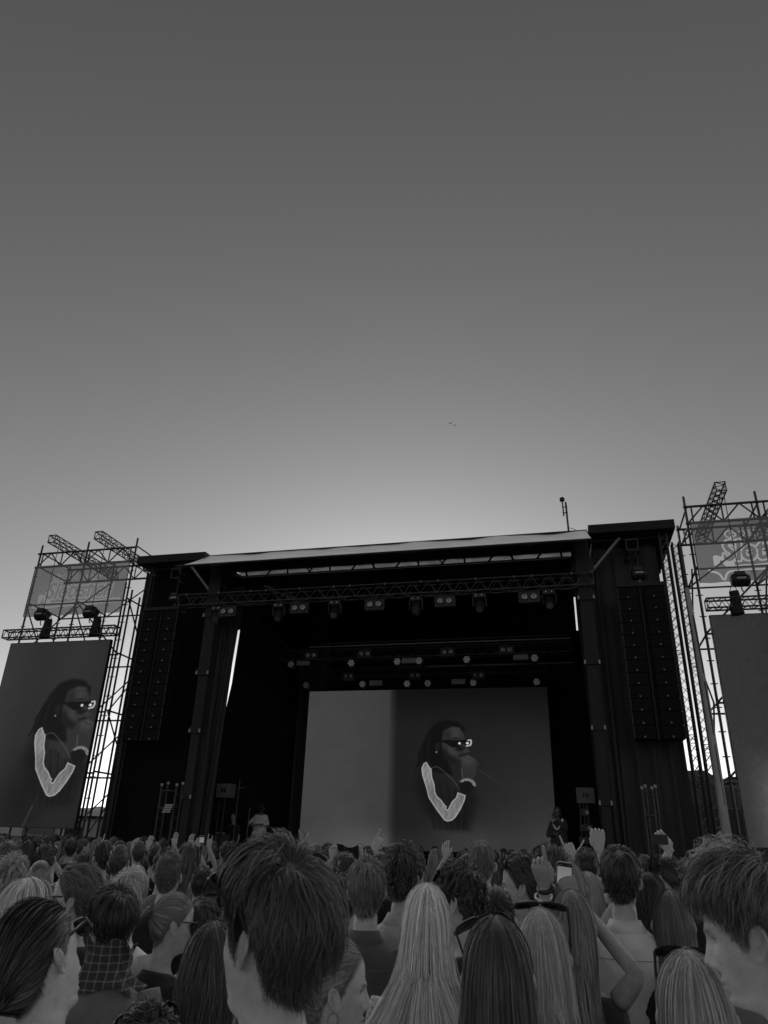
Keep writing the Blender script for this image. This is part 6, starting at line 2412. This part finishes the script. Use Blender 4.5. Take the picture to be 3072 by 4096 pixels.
# two birds far up
for k, (px, py, fl) in enumerate(((1801, 1694, .5), (1819, 1701, .05))):
    c = at_depth(px, py, 130)
    tt = thing('bird', ('upper left bird with raised wings', 'lower right bird gliding with flat wings')[k] + ' high over the stage roof', 'bird', tuple(c), 'birds over the stage')
    MB().tube([c + (-.18, 0, 0), c + (-.05, 0, 0), c + (.12, 0, 0), c + (.22, 0, 0)], [.01, .05, .06, .02], 8).build('body', M_blackmetal, tt)
    for s in (-1, 1):
        r_ = np.array([math.cos(.3), math.sin(.3), 0])
        a_, b_, e_ = c, c + r_ * s * .22 + (0, 0, .22 * fl * 1.6), c + r_ * s * .48 + (0, 0, .30 * fl)
        MB().tube([a_, b_, e_], [(.07, .012), (.06, .01), (.01, .004)], 6).build('wing', M_blackmetal, tt)
# ------------------------------------------------------------------ the far crowd: a few kinds, copied person by person
def copy_person(src, loc, rz, label, group):
    c = src.copy()
    COL.objects.link(c)
    c.location = loc
    c.rotation_euler = (0, 0, rz)
    c['label'] = label
    c['group'] = group
    for ch in src.children:
        d = ch.copy()
        COL.objects.link(d)
        d.parent = c
    return c


KINDS = [
    ('crop', .014, 'black', 0, 'dark short hair and a black t-shirt'), ('textured', .030, 'dark', 0, 'tousled brown hair and a charcoal top'), ('crop', .07, 'grey', 0, 'fair short hair and a grey shirt'),
    ('long', .09, 'dark', 1, 'long blonde hair and a dark top'), ('long', .022, 'dark', 1, 'long dark hair and a charcoal top'), ('curly', .028, 'dark', 0, 'curly brown hair and a dark shirt'),
    ('mop', .045, 'jacket', 0, 'shaggy brown hair and a dark grey jacket'), ('buzz', .05, 'black', 0, 'a shaved head and a black top'), ('swept', .018, 'grey', 0, 'dark swept-back hair and a grey shirt'),
    ('longwavy', .04, 'grey', 1, 'long wavy brown hair and a grey top'), ('crop', .020, 'pale', 0, 'short brown hair and a pale top'), ('tied', .05, 'jacket', 1, 'tied-back light brown hair and a dark jacket')]
taken = [(p['loc'][0], p['loc'][1]) for k, p in PEOPLE.items() if k not in ('singer', 'dj', 'crew')]
placed = []
rng = np.random.default_rng(23)
protos = {}
far_all = []
last = None
y = 5.2
count = 0
while y < 18.2:
    xl, xr = -y * math.tan(math.radians(44)), y * math.tan(math.radians(15.5))
    x = xl + rng.uniform(0, .5)
    while x < xr:
        px_, py_ = x + rng.uniform(-.15, .15), y + rng.uniform(-.25, .25)
        if min(((px_ - a) ** 2 + (py_ - b) ** 2) for a, b in taken + placed + [(99, 99)]) > .46 ** 2:
            k = int(rng.integers(len(KINDS)))
            st, hr, sh, fem, ds = KINDS[k]
            v = int(rng.integers(3))
            qx, qy = proj((px_, py_, 1.7))
            zone = ['below left screen', 'by left scaffold', 'before left wing', 'before left curtain', 'below pale screen part', 'below dark screen part',
                    'below the singer', 'before right curtain', 'by right scaffold'][int(np.searchsorted([230, 420, 720, 1150, 1580, 2150, 2380, 2700], qx))]
            row = ['nearer', 'midway', 'far back'][int(np.searchsorted([8.0, 12.2], py_))]
            label = 'person with %s, %s, %s' % (ds.replace(' and a ', ', '), zone, row)
            grp = 'far crowd, ' + ds
            eye_ = (1.63 if not fem else 1.55) + rng.normal(0, .055)
            eye_ = min(eye_, EYE - .165 + .0095 * max(0, y - 6))
            # nobody may stand in front of a nearer placed head's view of the stage: keep low close by
            if (k, v) not in protos:
                key = 'far_%d_%d' % (k, v)
                kw = {}
                if st in ('long', 'longwavy'):
                    kw = dict(segs=10, width=.008)
                else:
                    kw = dict(width=.0055)
                person(key, 0, 0, 0, feet=(px_, py_), eye=eye_, yaw=float(rng.normal(0, 38)), pitch=float(rng.normal(0, 5)), roll=float(rng.normal(0, 4)), style=st, hair=hr, hair_n=420,
                       shirt=sh, fem=fem, label=label, group=grp, low=True, hair_kw=kw, skin_t=float(rng.choice([.35, .42, .45, .5])), seed=k * 3 + v)
                protos[(k, v)] = (PEOPLE[key]['obj'], eye_, PEOPLE[key]['by'], (px_, py_))
            else:
                src, e0, by0, _q = protos[(k, v)]
                az = math.atan2(-px_, py_)
                last = copy_person(src, (px_, py_, min(0.06, eye_ - e0)), az * .4 + float(rng.normal(0, .6)), label, grp)
            far_all.append((qx, label, PEOPLE[key]['obj'] if (k, v) in protos and protos[(k, v)][3] == (px_, py_) else last))
            placed.append((px_, py_))
            count += 1
        x += rng.uniform(.50, .74) * (1 + max(0, y - 11) * .05)
    y += .66 + .05 * (y - 5)
by_label = {}
for qx, lb, o in far_all:
    by_label.setdefault(lb, []).append((qx, o))
for lb, L in by_label.items():
    L.sort(key=lambda q: q[0])
    words = {1: [''], 2: ['left ', 'right '], 3: ['leftmost ', 'middle ', 'rightmost ']}.get(len(L), ['leftmost ', 'second ', 'third ', 'fourth ', 'fifth ', 'sixth ', 'seventh '][:len(L)])
    for wd, (qx, o) in zip(words, L):
        o['label'] = wd + lb
